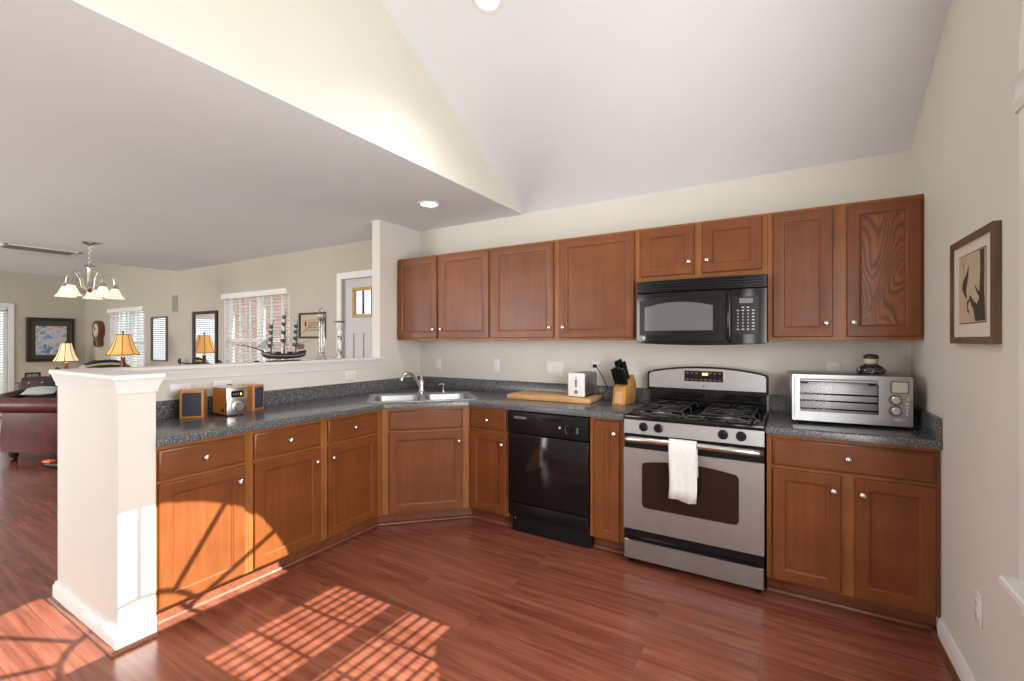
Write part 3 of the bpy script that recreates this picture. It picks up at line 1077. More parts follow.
for cx, bw in ((-0.192, bowls[0]), (0.192, bowls[1])):
    loops = []
    for s, z in ((1.0, 0.004), (0.985, -0.004), (0.96, -0.08), (0.93, -0.13), (0.86, -0.155), (0.6, -0.163), (0.12, -0.168)):
        loops.append([(cx + (x - cx) * s, -0.035 + (y + 0.035) * s, z) for x, y in bw])
    b = MB().ring_loops(loops, cap_first=False).build('bowl', 'steel', sk)
    MB().lathe([(0.0, 0.004), (0.02, 0.003), (0.036, 0.004), (0.042, 0.0), (0.042, -0.004)], (cx, -0.035, -0.166), 20).build('drain', 'chrome', b)

fp = Ms @ Vector((0.0, 0.205, 0))
fc = thing('faucet', 'brushed nickel pull-out kitchen faucet with an arched spout behind the sink', 'faucet', (fp.x, fp.y, ZT + 0.0085), R(45))
FS = 1.18
MB().lathe([(r_ * FS, z_ * FS) for r_, z_ in [(0.0, 0.0), (0.030, 0.0), (0.030, 0.006), (0.024, 0.012), (0.0215, 0.02), (0.0195, 0.06), (0.019, 0.085), (0.015, 0.094), (0.0, 0.097)]], (0, 0, 0), 20).build('body', 'nickel', fc)
sp3 = [(-0.002, -0.004, 0.035), (-0.018, -0.012, 0.065), (-0.036, -0.022, 0.097), (-0.054, -0.033, 0.125), (-0.076, -0.046, 0.143), (-0.102, -0.061, 0.147), (-0.124, -0.073, 0.136), (-0.137, -0.080, 0.115), (-0.141, -0.083, 0.100)]
MB().tube([(a * FS, b * FS, c * FS) for a, b, c in sp3], [0.015, 0.015, 0.0145, 0.0145, 0.014, 0.014, 0.0145, 0.016, 0.016], 14).build('spout', 'nickel', fc)
MB().tube([(a * FS, b * FS, c * FS) for a, b, c in [(0.0, 0.0, 0.088), (0.002, 0.003, 0.112), (-0.008, 0.004, 0.130), (-0.026, 0.002, 0.143), (-0.045, 0.0, 0.147)]], [0.012, 0.010, 0.008, 0.0065, 0.005], 10).build('lever', 'nickel', fc)
dp = Ms @ Vector((0.185, 0.215, 0))
sd = thing('soap_dispenser', 'small brushed nickel soap pump standing on the sink rim', 'soap dispenser', (dp.x, dp.y, ZT + 0.0085), R(45))
MB().lathe([(0.0, 0.0), (0.018, 0.0), (0.018, 0.004), (0.011, 0.010), (0.009, 0.055), (0.011, 0.06), (0.011, 0.075), (0.007, 0.08), (0.0, 0.081)], (0, 0, 0), 16).build('body', 'nickel', sd)
MB().tube([(0.0, 0.0, 0.072), (-0.02, -0.006, 0.075), (-0.042, -0.012, 0.071)], [0.007, 0.006, 0.005], 8).build('nozzle', 'nickel', sd)

# ------------------------------------------------------------------ dishwasher
dw = thing('dishwasher', 'black built-in dishwasher between the base cabinets under the worktop', 'dishwasher', (-1.311, -0.30, 0))
X0, X1 = -1.617, -1.006
MB().box(X0 + 0.004, X1 - 0.004, -0.585, -0.03, 0.10, 0.870).build('tub', 'black', dw, True)
MB().box(X0, X1, -0.632, -0.586, 0.222, 0.706, 0.006, seg=2).build('door', 'black_gloss', dw, True)
cp = MB().box(X0, X1, -0.640, -0.586, 0.712, 0.868, 0.010, seg=2).build('control_panel', 'black', dw, True)
MB().box(X0 + 0.055, X0 + 0.155, -0.6415, -0.6395, 0.818, 0.834).build('label_strip', 'gray_plastic', cp, True)
MB().prism([(-1.36, 0.815), (-1.20, 0.815), (-1.18, 0.842), (-1.38, 0.842)], 'Y', -0.6425, -0.6395).build('latch', 'black_gloss', cp, True)
MB().lathe([(0.0, 0.018), (0.018, 0.017), (0.021, 0.004), (0.032, 0.003), (0.034, 0.0)], (-1.138, -0.640, 0.775), 24, axis=(0, -1, 0)).box(-1.141, -1.135, -0.662, -0.656, 0.757, 0.793).build('dial', 'black_gloss', cp, True)
MB().lathe([(0.0, 0.004), (0.007, 0.003), (0.008, 0.0)], (-1.205, -0.640, 0.784), 12, axis=(0, -1, 0)).build('button', 'key', cp, True)
mb = MB()
for k in range(3):
    mb.box(-1.085, -1.070, -0.642, -0.639, 0.758 + 0.014 * k, 0.766 + 0.014 * k)
mb.build('indicator', 'gray_plastic', cp, True)
MB().box(X0, X1, -0.628, -0.586, 0.128, 0.214, 0.006, seg=2).build('access_panel', 'black', dw, True)
kp = MB().box(X0 + 0.015, X1 + 0.006, -0.600, -0.56, 0.004, 0.122, 0.004).build('kick_plate', 'black', dw, True)
MB().lathe([(0.0, 0.003), (0.006, 0.002), (0.007, 0.0)], (X0 + 0.045, -0.600, 0.098), 10, axis=(0, -1, 0)).build('screw', 'chrome', kp, True)

# ------------------------------------------------------------------ gas range
SX0, SX1 = -0.759, -0.001
rg = thing('gas_range', 'stainless steel and black gas range with a towel on its oven handle', 'stove', ((SX0 + SX1) / 2, -0.32, 0))
MB().box(SX0 + 0.003, SX1 - 0.003, -0.640, -0.03, 0.035, 0.893).build('body', 'black', rg, True)
ct = MB().box(SX0, SX1, -0.668, -0.075, 0.888, 0.918, 0.008, seg=2)
ct.build('cooktop', 'black_gloss', rg, True)
SWC = (SX0 + SX1) / 2
# front rail with four knobs
MB().prism([(-0.640, 0.806), (-0.672, 0.806), (-0.664, 0.8875), (-0.640, 0.8875)], 'X', SX0 + 0.002, SX1 - 0.002).build('control_rail', 'steel', rg, True)
for kx in (-0.639, -0.552, -0.203, -0.113):
    kb = MB()
    kb.lathe([(0.0, 0.026), (0.015, 0.026), (0.0185, 0.022), (0.020, 0.008), (0.026, 0.005), (0.027, 0.0)], (kx, -0.668, 0.850), 20, axis=(0, -1, 0.06))
    kb.box(kx - 0.004, kx + 0.004, -0.700, -0.690, 0.832, 0.868, 0.002)
    kb.build('burner_knob', 'black', rg, True)
# oven door: black upper band, steel skin, arched window
od = MB().box(SX0 + 0.002, SX1 - 0.002, -0.664, -0.641, 0.226, 0.800, 0.004).build('oven_door', 'black', rg, True)


def arch_rect(x0, x1, z0, z1, rise, r=0.025, n=10):
    pts = []
    for a in range(-90, 1, 30):
        pts.append((x1 - r + r * math.cos(R(a)), z0 + r + r * math.sin(R(a))))
    zc = z1 - rise
    for a in range(0, 91, 30):
        pts.append((x1 - r + r * math.cos(R(a)), zc - r + r * math.sin(R(a))))
    for k in range(1, n):
        t = k / n
        x = (x1 - r) + (x0 - x1 + 2 * r) * t
        pts.append((x, zc + rise * (1 - (2 * t - 1) ** 2)))
    for a in range(90, 181, 30):
        pts.append((x0 + r + r * math.cos(R(a)), zc - r + r * math.sin(R(a))))
    for a in range(180, 271, 30):
        pts.append((x0 + r + r * math.cos(R(a)), z0 + r + r * math.sin(R(a))))
    return pts


def plate_with_hole(outer, holes, y0, y1):
    """plate in XZ between y0 (front) and y1 (back) with hole loops."""
    bm = bmesh.new()
    fr = []
    for y in (y0, y1):
        ed, loops = [], []
        for lp in [outer] + holes:
            vs = [bm.verts.new((x, y, z)) for x, z in lp]
            ed += [bm.edges.new((vs[k], vs[(k + 1) % len(vs)])) for k in range(len(vs))]
            loops.append(vs)
        bmesh.ops.triangle_fill(bm, use_beauty=True, edges=ed)
        fr.append(loops)
    for a, b in zip(fr[0], fr[1]):
        n = len(a)
        for k in range(n):
            bm.faces.new((a[k], a[(k + 1) % n], b[(k + 1) % n], b[k]))
    bmesh.ops.recalc_face_normals(bm, faces=bm.faces)
    return MB()._take(bm)


win = arch_rect(-0.647, -0.123, 0.366, 0.662, 0.022)
rect = [(SX0 + 0.002, 0.228), (SX1 - 0.002, 0.228), (SX1 - 0.002, 0.718), (SX0 + 0.002, 0.718)]
plate_with_hole(rect, [win], -0.675, -0.664).build('door_skin', 'steel', od, True)
MB().prism(arch_rect(-0.645, -0.125, 0.368, 0.660, 0.022), 'Y', -0.668, -0.6635).build('door_window', 'dark_glass', od, True)
MB().tube([(-0.742, -0.664, 0.768), (-0.739, -0.690, 0.771), (-0.728, -0.708, 0.776), (-0.700, -0.716, 0.779), (-0.56, -0.722, 0.782), (-0.38, -0.724, 0.783), (-0.20, -0.722, 0.782), (-0.060, -0.716, 0.779),
           (-0.032, -0.708, 0.776), (-0.021, -0.690, 0.771), (-0.018, -0.664, 0.768)], [0.014, 0.015, 0.0165] + [0.017] * 5 + [0.0165, 0.015, 0.014], 14).build('handle', 'handle_steel', od, True)
dr = MB().box(SX0 + 0.002, SX1 - 0.002, -0.668, -0.641, 0.046, 0.222, 0.003).build('storage_drawer', 'black', rg, True)
MB().box(SX0 + 0.004, SX1 - 0.004, -0.676, -0.667, 0.048, 0.160, 0.003).build('drawer_skin', 'steel', dr, True)
MB().prism([(-0.668, 0.166), (-0.684, 0.171), (-0.684, 0.178), (-0.668, 0.185)], 'X', SX0 + 0.03, SX1 - 0.03).build('drawer_pull', 'black_gloss', dr, True)
for fx in (-0.725, -0.035):
    for fy in (-0.60, -0.10):
        MB().lathe([(0.0, 0.0), (0.017, 0.0), (0.017, 0.012), (0.008, 0.014), (0.008, 0.04), (0.0, 0.04)], (fx, fy, 0.0), 12).build('foot', 'black', rg, True)
# back guard
bgp = []
ns = 14
for k in range(ns + 1):
    x = SX0 + (SX1 - SX0) * k / ns
    u = 2 * k / ns - 1
    bgp.append((x, 1.150 + 0.042 * (1 - abs(u) ** 2.2)))
prof_bg = [(SX0, 1.02)] + [(SX0, 1.135), (SX0 + 0.006, 1.148)] + bgp[1:-1] + [(SX1 - 0.006, 1.148), (SX1, 1.135), (SX1, 1.02)]
bgd = MB().prism(prof_bg[::-1], 'Y', -0.115, -0.012).box(SX0 + 0.012, SX1 - 0.012, -0.085, -0.012, 0.905, 1.03).build('back_guard', 'black_gloss', rg, True)
face = [(SX0 + 0.014, 1.040)] + [(SX0 + 0.014, 1.128), (SX0 + 0.022, 1.142)] + [(x, z - 0.012) for x, z in bgp[1:-1]] + [(SX1 - 0.022, 1.142), (SX1 - 0.014, 1.128), (SX1 - 0.014, 1.040)]
MB().prism(face[::-1], 'Y', -0.120, -0.114).build('guard_face', 'steel', bgd, True)
MB().box(SX0 + 0.012, SX1 - 0.012, -0.112, -0.085, 0.965, 0.972).box(SX0 + 0.03, SX1 - 0.03, -0.102, -0.080, 0.918, 0.930, 0.003).build('vent_ledge', 'black', bgd, True)
dsp = MB().prism(rrect(0.258, 0.084, 0.012, -0.384, 1.127), 'Y', -0.1225, -0.1195).build('display_bezel', 'nickel', bgd, True)
MB().prism(rrect(0.244, 0.072, 0.008, -0.384, 1.127), 'Y', -0.1240, -0.1215).build('display', 'black_gloss', bgd, True)
mb = MB()
for k in range(8):
    mb.prism(rrect(0.016, 0.007, 0.003, -0.487 + 0.029 * k, 1.104), 'Y', -0.1246, -0.1236)
    if k not in (3, 4):
        mb.prism(rrect(0.016, 0.007, 0.003, -0.487 + 0.029 * k, 1.148), 'Y', -0.1246, -0.1236)
mb.build('display_keys', 'gray_plastic', bgd, True)
MB().box(-0.392, -0.356, -0.1247, -0.1236, 1.134, 1.150).build('amber_glint', 'amber', bgd, True)  # glowing patch stands in for warm glints reflected on the display
MB().lathe([(0.0, 0.0018), (0.006, 0.0015), (0.0065, 0.0)], (-0.384, -0.120, 1.061), 14, axis=(0, -1, 0)).build('badge', 'gray_plastic', bgd, True)
# burners and grates
for gx in (-0.570, -0.190):
    for gy in (-0.505, -0.235):
        mb = MB().lathe([(0.0, 0.0), (0.062, 0.0), (0.056, 0.004), (0.040, 0.006), (0.036, 0.014), (0.0, 0.014)], (gx, gy, 0.9175), 24)
        b = mb.build('burner', 'steel', rg, True)
        MB().lathe([(0.0, 0.009), (0.028, 0.008), (0.033, 0.004), (0.033, 0.0)], (gx, gy, 0.931), 24).build('burner_cap', 'iron', b, True)
    mb = MB()
    x0, x1, y0, y1 = gx - 0.150, gx + 0.150, -0.625, -0.115
    zt = 0.948
    for y in (-0.615, -0.37, -0.125):
        mb.tube([(x0, y, 0.919), (x0 + 0.004, y, zt - 0.006), (x0 + 0.012, y, zt), (x1 - 0.012, y, zt), (x1 - 0.004, y, zt - 0.006), (x1, y, 0.919)], 0.0055, 6)
    for x in (x0 + 0.02, x1 - 0.02):
        mb.tube([(x, y0 + 0.01, zt), (x, y1 - 0.01, zt)], 0.0055, 6)
    for gy in (-0.505, -0.235):
        for a in range(0, 360, 60):
            ca, sa = math.cos(R(a + 30)), math.sin(R(a + 30))
            mb.tube([(gx + 0.125 * ca, gy + 0.112 * sa, zt - 0.003), (gx + 0.07 * ca, gy + 0.065 * sa, zt + 0.004), (gx + 0.03 * ca, gy + 0.03 * sa, zt + 0.003)], 0.005, 6)
        mb.tube([(gx + 0.128 * math.cos(R(a)), gy + 0.114 * math.sin(R(a)), zt - 0.003) for a in range(0, 360, 15)], 0.0048, 6, closed=True)
    mb.build('grate', 'iron', rg, True)

# towel folded over the handle
mb = MB()
nx, x0, x1 = 14, -0.476, -0.329
prof = [(-0.690, 0.60), (-0.694, 0.68), (-0.698, 0.75), (-0.703, 0.79), (-0.712, 0.803), (-0.724, 0.807), (-0.737, 0.803), (-0.745, 0.79), (-0.7465, 0.75), (-0.745, 0.70), (-0.743, 0.64), (-0.741, 0.58), (-0.740, 0.53), (-0.741, 0.468)]
rows = []
for j, (y, z) in enumerate(prof):
    row = []
    for i in range(nx + 1):
        u = i / nx
        s = min(1.0, max(0, (0.80 - z) / 0.3)) if y < -0.724 else 0.3
        yy = y - (0.0035 * math.sin(u * 9.5 + 0.6) + 0.0025 * math.sin(u * 21 + z * 9)) * s
        zz = z + (0.010 * (0.5 - u) * (j == len(prof) - 1)) + 0.004 * math.sin(u * 7) * (j == len(prof) - 1)
        xx = x0 + (x1 - x0) * u + 0.006 * math.sin(z * 13) * s
        row.append((xx, yy, zz))
    rows.append(row)
verts = [p for r_ in rows for p in r_]
faces = [(j * (nx + 1) + i, j * (nx + 1) + i + 1, (j + 1) * (nx + 1) + i + 1, (j + 1) * (nx + 1) + i) for j in range(len(rows) - 1) for i in range(nx)]
tw = mb.add(verts, faces).build('dish_towel', 'cloth', smooth=80)
sm = tw.modifiers.new('thick', 'SOLIDIFY')
sm.thickness = 0.006
sm.offset = 0
tag(tw, 'white dish towel hanging folded over the oven door handle', 'towel')

# ------------------------------------------------------------------ over-the-range microwave
mx0, mx1, mz0, mz1 = -0.756, -0.002, 1.352, 1.756
mw = thing('microwave', 'black over-the-range microwave mounted above the gas range', 'microwave', ((mx0 + mx1) / 2, -0.2, mz0))


def bow(x):
    u = (x - (mx0 + mx1) / 2) / ((mx1 - mx0) / 2)
    return -0.395 - 0.028 * (1 - u * u)


def bowed(x0, x1, z0, z1, off, thick, n=12, bev=0.004, sag=0.0):
    """a panel that follows the bowed front; off is how far it stands proud."""
    mb = MB()
    loops = []
    for k in range(n + 1):
        x = x0 + (x1 - x0) * k / n
        y = bow(x) - off
        u = 2 * k / n - 1
        zb = z0 - sag * (1 - u * u)
        loops.append([(x, y, zb + bev), (x, y, z1 - bev), (x, y + bev, z1), (x, y + thick, z1), (x, y + thick, zb), (x, y + bev, zb)])
    return mb.ring_loops(loops)


MB().box(mx0 + 0.002, mx1 - 0.002, -0.372, -0.004, mz0 + 0.004, mz1).build('case', 'black', mw, True)
bowed(mx0, mx1, mz0, mz1 - 0.078, 0.0, 0.03, sag=0.012).build('front_panel', 'black_gloss', mw, True)
gr = bowed(mx0, mx1, mz1 - 0.076, mz1, -0.004, 0.03).build('vent_grille', 'black', mw, True)
mb = MB()
for k in range(4):
    z = mz1 - 0.066 + 0.016 * k
    loops = []
    for i in range(13):
        x = mx0 + 0.012 + (mx1 - mx0 - 0.024) * i / 12
        y = bow(x)
        loops.append([(x, y - 0.004, z), (x, y - 0.004, z + 0.004), (x, y + 0.008, z + 0.009), (x, y + 0.008, z)])
    mb.ring_loops(loops)
mb.build('louver', 'black_gloss', gr, True)
dx0, dx1 = mx0 + 0.004, -0.215
dm = bowed(dx0, dx1, mz0 + 0.006, mz1 - 0.082, 0.008, 0.02).build('door', 'black_gloss', mw, True)


def bow_shape(pts, off, thick):
    """extrude an XZ loop onto the bowed front."""
    a = [(x, bow(x) - off, z) for x, z in pts]
    b = [(x, bow(x) - off + thick, z) for x, z in pts]
    n = len(pts)
    # split in vertical strips so that the face follows the bow
    return MB().ring_loops([b, a])


def strip_shape(fz0, fz1, x0, x1, off, thick, n=16):
    mb = MB()
    loops = []
    for k in range(n + 1):
        x = x0 + (x1 - x0) * k / n
        y = bow(x) - off
        loops.append([(x, y, fz0(x)), (x, y, fz1(x)), (x, y + thick, fz1(x)), (x, y + thick, fz0(x))])
    return mb.ring_loops(loops)


wc, wh = (-0.735 - 0.245) / 2, 0.245
strip_shape(lambda x: 1.402, lambda x: 1.628 + 0.020 * (1 - ((x - wc) / wh) ** 2), -0.735, -0.245, 0.0095, 0.003).build('window_surround', 'black', dm, True)
wc2, wh2 = (-0.700 - 0.285) / 2, 0.2075
strip_shape(lambda x: 1.432, lambda x: 1.582 + 0.030 * (1 - ((x - wc2) / wh2) ** 2), -0.700, -0.285, 0.0105, 0.003).build('window_screen', 'mw_screen', dm, True)
hx = -0.193
MB().tube([(hx, bow(hx) - 0.006, 1.665), (hx, bow(hx) - 0.026, 1.655), (hx, bow(hx) - 0.034, 1.62), (hx, bow(hx) - 0.036, 1.52), (hx, bow(hx) - 0.034, 1.41), (hx, bow(hx) - 0.026, 1.375), (hx, bow(hx) - 0.006, 1.365)],
          [0.012, 0.015, 0.016, 0.016, 0.016, 0.015, 0.012], 12).build('handle', 'black_gloss', dm, True)
bdg = MB().lathe([(0.0, 0.003), (0.011, 0.0025), (0.0125, 0.0)], (-0.706, bow(-0.706) - 0.008, 1.384), 20, axis=(0, -1, 0)).build('badge', 'key', dm, True)
MB().tube([(-0.706 + 0.0085 * math.cos(R(a)), bow(-0.706) - 0.0112, 1.384 + 0.0085 * math.sin(R(a))) for a in range(0, 360, 24)], 0.0008, 5, closed=True).build('badge_ring', 'gray_plastic', bdg, True)
kpnl = strip_shape(lambda x: 1.405, lambda x: 1.628, -0.178, -0.045, 0.003, 0.006, 6).build('key_panel', 'black', mw, True)
strip_shape(lambda x: 1.590, lambda x: 1.618, -0.142, -0.072, 0.0045, 0.003, 6).build('display', 'gray_plastic', kpnl, True)
mb = MB()
for r_ in range(8):
    z = 1.565 - r_ * 0.0185
    for c_ in range(4):
        x = -0.150 + c_ * 0.0265
        if r_ == 0 and c_ in (0, 3):
            continue
        w, h = (0.013, 0.006) if c_ == 3 or r_ < 2 or r_ > 6 else (0.005, 0.008)
        mb.box(x - w / 2, x + w / 2, bow(x) - 0.0048, bow(x) - 0.002, z - h / 2, z + h / 2)
mb.build('keys', 'key', kpnl, True)

# ------------------------------------------------------------------ toaster oven and the jar on it
to = thing('toaster_oven', 'stainless steel toaster oven on the worktop right of the stove', 'toaster oven', (0.382, -0.43, ZT), R(4.5))
w2 = 0.262
MB().box(-w2, w2, 0.0, 0.315, 0.016, 0.272, 0.010, seg=2).build('case', 'steel', to)
fpn = plate_with_hole(rrect(2 * w2 - 0.004, 0.252, 0.006, 0, 0.144), [rrect(0.372, 0.196, 0.006, -0.052, 0.146)], -0.010, 0.004).build('front_panel', 'steel', to)
MB().box(-0.238, 0.134, 0.012, 0.016, 0.048, 0.244).build('oven_cavity', 'steel', to)
mb = MB()
for z in (0.085, 0.128, 0.165):
    mb.tube([(-0.236, 0.002, z), (0.132, 0.002, z)], 0.0055, 8)
for k in range(24):
    mb.tube([(-0.23 + 0.0155 * k, 0.002, 0.1305), (-0.23 + 0.0155 * k, 0.012, 0.1305)], 0.0013, 5)
mb.build('rack', 'black_gloss', to)
od2 = plate_with_hole(rrect(0.392, 0.222, 0.008, -0.052, 0.144), [rrect(0.345, 0.158, 0.006, -0.052, 0.150)], -0.020, -0.0105).build('door', 'steel', to)
MB().box(-0.226, 0.122, -0.0150, -0.0125, 0.070, 0.230).build('door_glass', 'oven_glass', od2)
mb = MB()
for x in (-0.205, 0.092):
    mb.box(x - 0.016, x + 0.016, -0.038, -0.018, 0.222, 0.236, 0.003)
hd = mb.build('handle_bracket', 'black', od2)
MB().tube([(-0.222, -0.040, 0.240), (0.112, -0.040, 0.240)], 0.0085, 12).build('handle', 'steel', od2)
MB().prism(rrect(0.076, 0.064, 0.008, 0.206, 0.216), 'Y', -0.014, -0.0095).build('screen_bezel', 'gray_plastic', to)
MB().prism(rrect(0.062, 0.052, 0.005, 0.206, 0.216), 'Y', -0.0155, -0.0130).build('screen', 'mirror', to)
for z in (0.152, 0.096):
    k = MB().lathe([(0.0, 0.020), (0.017, 0.0195), (0.0195, 0.017), (0.0205, 0.002), (0.0205, 0.0)], (0.189, -0.010, z), 22, axis=(0, -1, 0)).build('dial', 'handle_steel', to)
    MB().lathe([(0.0235, 0.003), (0.0275, 0.003), (0.0285, 0.0), (0.0235, 0.0), (0.0235, 0.003)], (0.189, -0.010, z), 22, axis=(0, -1, 0)).build('dial_ring', 'gray_plastic', k)
MB().lathe([(0.0, 0.016), (0.011, 0.0155), (0.013, 0.012), (0.0135, 0.0)], (0.239, -0.010, 0.160), 16, axis=(0, -1, 0)).build('dial', 'handle_steel', to)
for k in range(4):
    MB().lathe([(0.0, 0.008), (0.0075, 0.007), (0.009, 0.0)], (0.239, -0.010, 0.134 - 0.0185 * k), 14, axis=(0, -1, 0)).build('button', 'handle_steel', to)
MB().prism(rrect(0.052, 0.013, 0.0064, 0.206, 0.052), 'Y', -0.0125, -0.0095).build('name_plate', 'nickel', to)
for x in (-0.235, 0.235):
    for y in (0.03, 0.28):
        MB().lathe([(0.0, 0.0), (0.011, 0.0), (0.013, 0.018), (0.0, 0.018)], (x, y, 0.0), 12).build('foot', 'black', to)

jr = thing('glass_jar', 'squat dark glass jar with a lid standing on top of the toaster oven', 'jar', (0.497, -0.235, ZT + 0.2725))
jr.scale = (1.15, 1.15, 1.12)
MB().lathe([(0.0, 0.0), (0.050, 0.0), (0.057, 0.006), (0.055, 0.020), (0.044, 0.036), (0.028, 0.044), (0.026, 0.050)], (0, 0, 0), 20).build('body', plain('dark_jar_glass', (0.035, 0.03, 0.028), 0.08, 0, 0.5, 60, 0.8), jr)
MB().lathe([(0.026, 0.048), (0.028, 0.052), (0.028, 0.072), (0.026, 0.075), (0.0, 0.075)], (0, 0, 0), 20).build('neck', plain('pale_jar_collar', (0.55, 0.50, 0.40), 0.3), jr)
MB().lathe([(0.0, 0.074), (0.029, 0.074), (0.031, 0.080), (0.028, 0.090), (0.016, 0.095), (0.0, 0.096)], (0, 0, 0), 20).build('lid', 'wood_dark', jr)
mb = MB()
for k in range(9):
    a = 2 * PI * k / 9
    mb.lathe([(0.0, 0.0), (0.011, 0.004), (0.014, 0.012), (0.010, 0.021), (0.0, 0.024)], (0.046 * math.cos(a), 0.046 * math.sin(a), 0.002), 10)
mb.build('glass_lobes', plain('ribbed_jar_glass', (0.06, 0.055, 0.05), 0.06, 0.2, 0.5, 40, 0.8), jr)

# ------------------------------------------------------------------ cutting board, toaster, knife block
cb = MB()
cb.box(-0.337, 0.337, -0.17, 0.17, 0.001, 0.037, 0.005, seg=2)
cbo = cb.build('cutting_board', 'pine')
cbo.location = (-1.452, -0.198, ZT)
cbo.rotation_euler = (0, 0, R(4.0))
tag(cbo, 'thick pale wooden cutting board lying on the worktop over the dishwasher', 'cutting board')

ts = thing('toaster', 'white and grey two-slice toaster standing on the wooden cutting board', 'toaster', (-1.232, -0.170, ZT + 0.0375), R(1.5))
MB().box(-0.062, 0.062, -0.125, 0.125, 0.012, 0.172, 0.014, seg=3).build('body', 'steel', ts)
MB().box(-0.066, 0.066, -0.142, -0.118, 0.004, 0.178, 0.010, seg=3).build('end_cap', 'white_plastic', ts)
MB().box(-0.064, 0.064, 0.118, 0.138, 0.004, 0.175, 0.010, seg=3).build('end_cap', 'gray_plastic', ts)
MB().box(-0.058, 0.058, -0.12, 0.12, 0.0, 0.014, 0.003).build('base', 'black', ts)
mb = MB()
for x in (-0.028, 0.028):
    mb.box(x - 0.014, x + 0.014, -0.105, 0.105, 0.1705, 0.1735)
mb.build('bread_slot', 'black', ts)
MB().box(-0.007, 0.007, -0.1435, -0.140, 0.075, 0.150, 0.001).build('lever_slot', 'gray_plastic', ts)
MB().box(-0.018, 0.018, -0.160, -0.141, 0.130, 0.143, 0.004).build('lever', 'white_plastic', ts)
MB().lathe([(0.0, 0.010), (0.010, 0.010), (0.013, 0.006), (0.0135, 0.0)], (0.0, -0.1415, 0.040), 18, axis=(0, -1, 0)).build('browning_dial', 'gray_plastic', ts)
cr = MB().tube([(-1.160, -0.045, 0.957), (-1.12, -0.03, 0.958), (-1.085, -0.030, 1.00), (-1.125, -0.034, 1.09), (-1.165, -0.040, 1.155), (-1.188, -0.040, 1.166)], 0.0032, 8)
cr.box(-1.203, -1.178, -0.046, -0.010, 1.156, 1.182, 0.004)
tag(cr.build('toaster_cable', 'black'), 'black power cable plugged into the wall behind the toaster', 'cable')

kb = thing('knife_block', 'golden wooden knife block on the worktop beside the stove', 'knife block', (-0.912, -0.185, ZT), R(-12))
# local -y faces out; the top leans back
prof = [(-0.075, 0.0), (0.075, 0.0), (0.095, 0.130), (0.062, 0.205), (-0.052, 0.118)]
MB().prism(prof, 'X', -0.052, 0.052, bev=0.006).build('body', 'block_wood', kb)
MB().prism([(-0.071, 0.012), (-0.0765, 0.012), (-0.0625, 0.088), (-0.057, 0.088)], 'X', -0.030, 0.030).build('front_label', 'pine', kb)
KR = Matrix.Translation((-0.912, -0.185, ZT)) @ Matrix.Rotation(R(-12), 4, 'Z')
slots = [(-0.039, 0.20, 0.105, 'wide black-handled knife at the outer left corner of the knife block'), (-0.013, 0.20, 0.115, 'black-handled knife low in the block, second from its left edge'),
         (0.013, 0.20, 0.110, 'black-handled knife low in the block, third from its left edge'), (0.039, 0.20, 0.105, 'black-handled knife at the lower right corner of the knife block'),
         (-0.034, 0.62, 0.120, 'tall black-handled knife high on the left of the knife block'), (-0.006, 0.66, 0.128, 'tallest black-handled knife near the middle of the knife block'), (0.026, 0.62, 0.118, 'black-handled knife high on the right of the knife block')]
ln_k = 1.2
axis = Vector((-0.07, -0.34, 0.93)).normalized()
fa, fb = Vector((0, -0.052, 0.118)), Vector((0, 0.062, 0.205))
for sx, t, ln, lab in slots:
    ln *= ln_k
    p0 = fa.lerp(fb, t) + Vector((sx, 0, 0))
    base = KR @ p0
    k = thing('kitchen_knife', lab, 'knife', base, R(-12), 'knives standing in the wooden block')
    mb = MB()
    u = axis
    side = Vector((1, 0, 0))
    fwd = side.cross(u).normalized()
    lp = []
    for h, a, b in ((0.012, 0.0105, 0.018), (0.03, 0.012, 0.0175), (0.06, 0.0125, 0.020), (ln - 0.02, 0.0125, 0.023), (ln - 0.005, 0.012, 0.022), (ln, 0.008, 0.016)):
        c = u * h
        ring = []
        for i in range(10):
            an = 2 * PI * i / 10
            ring.append(c + side * a * math.cos(an) + fwd * b * math.sin(an))
        lp.append(ring)
    mb.ring_loops(lp).build('handle', 'black', k)
    MB().tube([u * -0.02, u * 0.014], [0.0075, 0.0085], 8).build('bolster', 'steel', k)
    MB().tube([u * (ln - 0.001), u * (ln + 0.004)], [0.006, 0.004], 8).build('pommel', 'steel', k)


# ------------------------------------------------------------------ wall plates
def wall_plate(label, loc, rz, gangs, kind, group='wall plates'):
    t = thing('outlet_plate' if kind == 'outlet' else 'switch_plate', label, 'outlet' if kind == 'outlet' else 'light switch', loc, rz, None)
    w = 0.070 + 0.046 * (gangs - 1)
    MB().box(-w / 2, w / 2, -0.006, 0.0, -0.057, 0.057, 0.003, seg=2).build('plate', 'white_plastic', t)
    for g in range(gangs):
        x = (g - (gangs - 1) / 2) * 0.046
        if kind == 'outlet':
            for z in (-0.02, 0.02):
                r = MB().prism(rrect(0.034, 0.028, 0.011, x, z), 'Y', -0.0085, -0.0055).build('receptacle', 'white_plastic', t)
                mb = MB()
                mb.box(x - 0.008, x - 0.006, -0.0092, -0.008, z - 0.002, z + 0.007).box(x + 0.006, x + 0.008, -0.0092, -0.008, z - 0.002, z + 0.007)
                mb.lathe([(0.0, 0.0007), (0.0025, 0.0007), (0.0025, 0.0)], (x, -0.0085, z - 0.008), 8, axis=(0, -1, 0))
                mb.build('slots', 'slot', r)
        else:
            r = MB().box(x - 0.016, x + 0.016, -0.0075, -0.0055, -0.033, 0.033, 0.001).build('rocker_frame', 'white_plastic', t)
            MB().prism([(-0.0075, -0.03), (-0.0105, -0.03), (-0.0075, 0.03)], 'X', x - 0.013, x + 0.013).build('rocker', 'white_plastic', r)
    return t


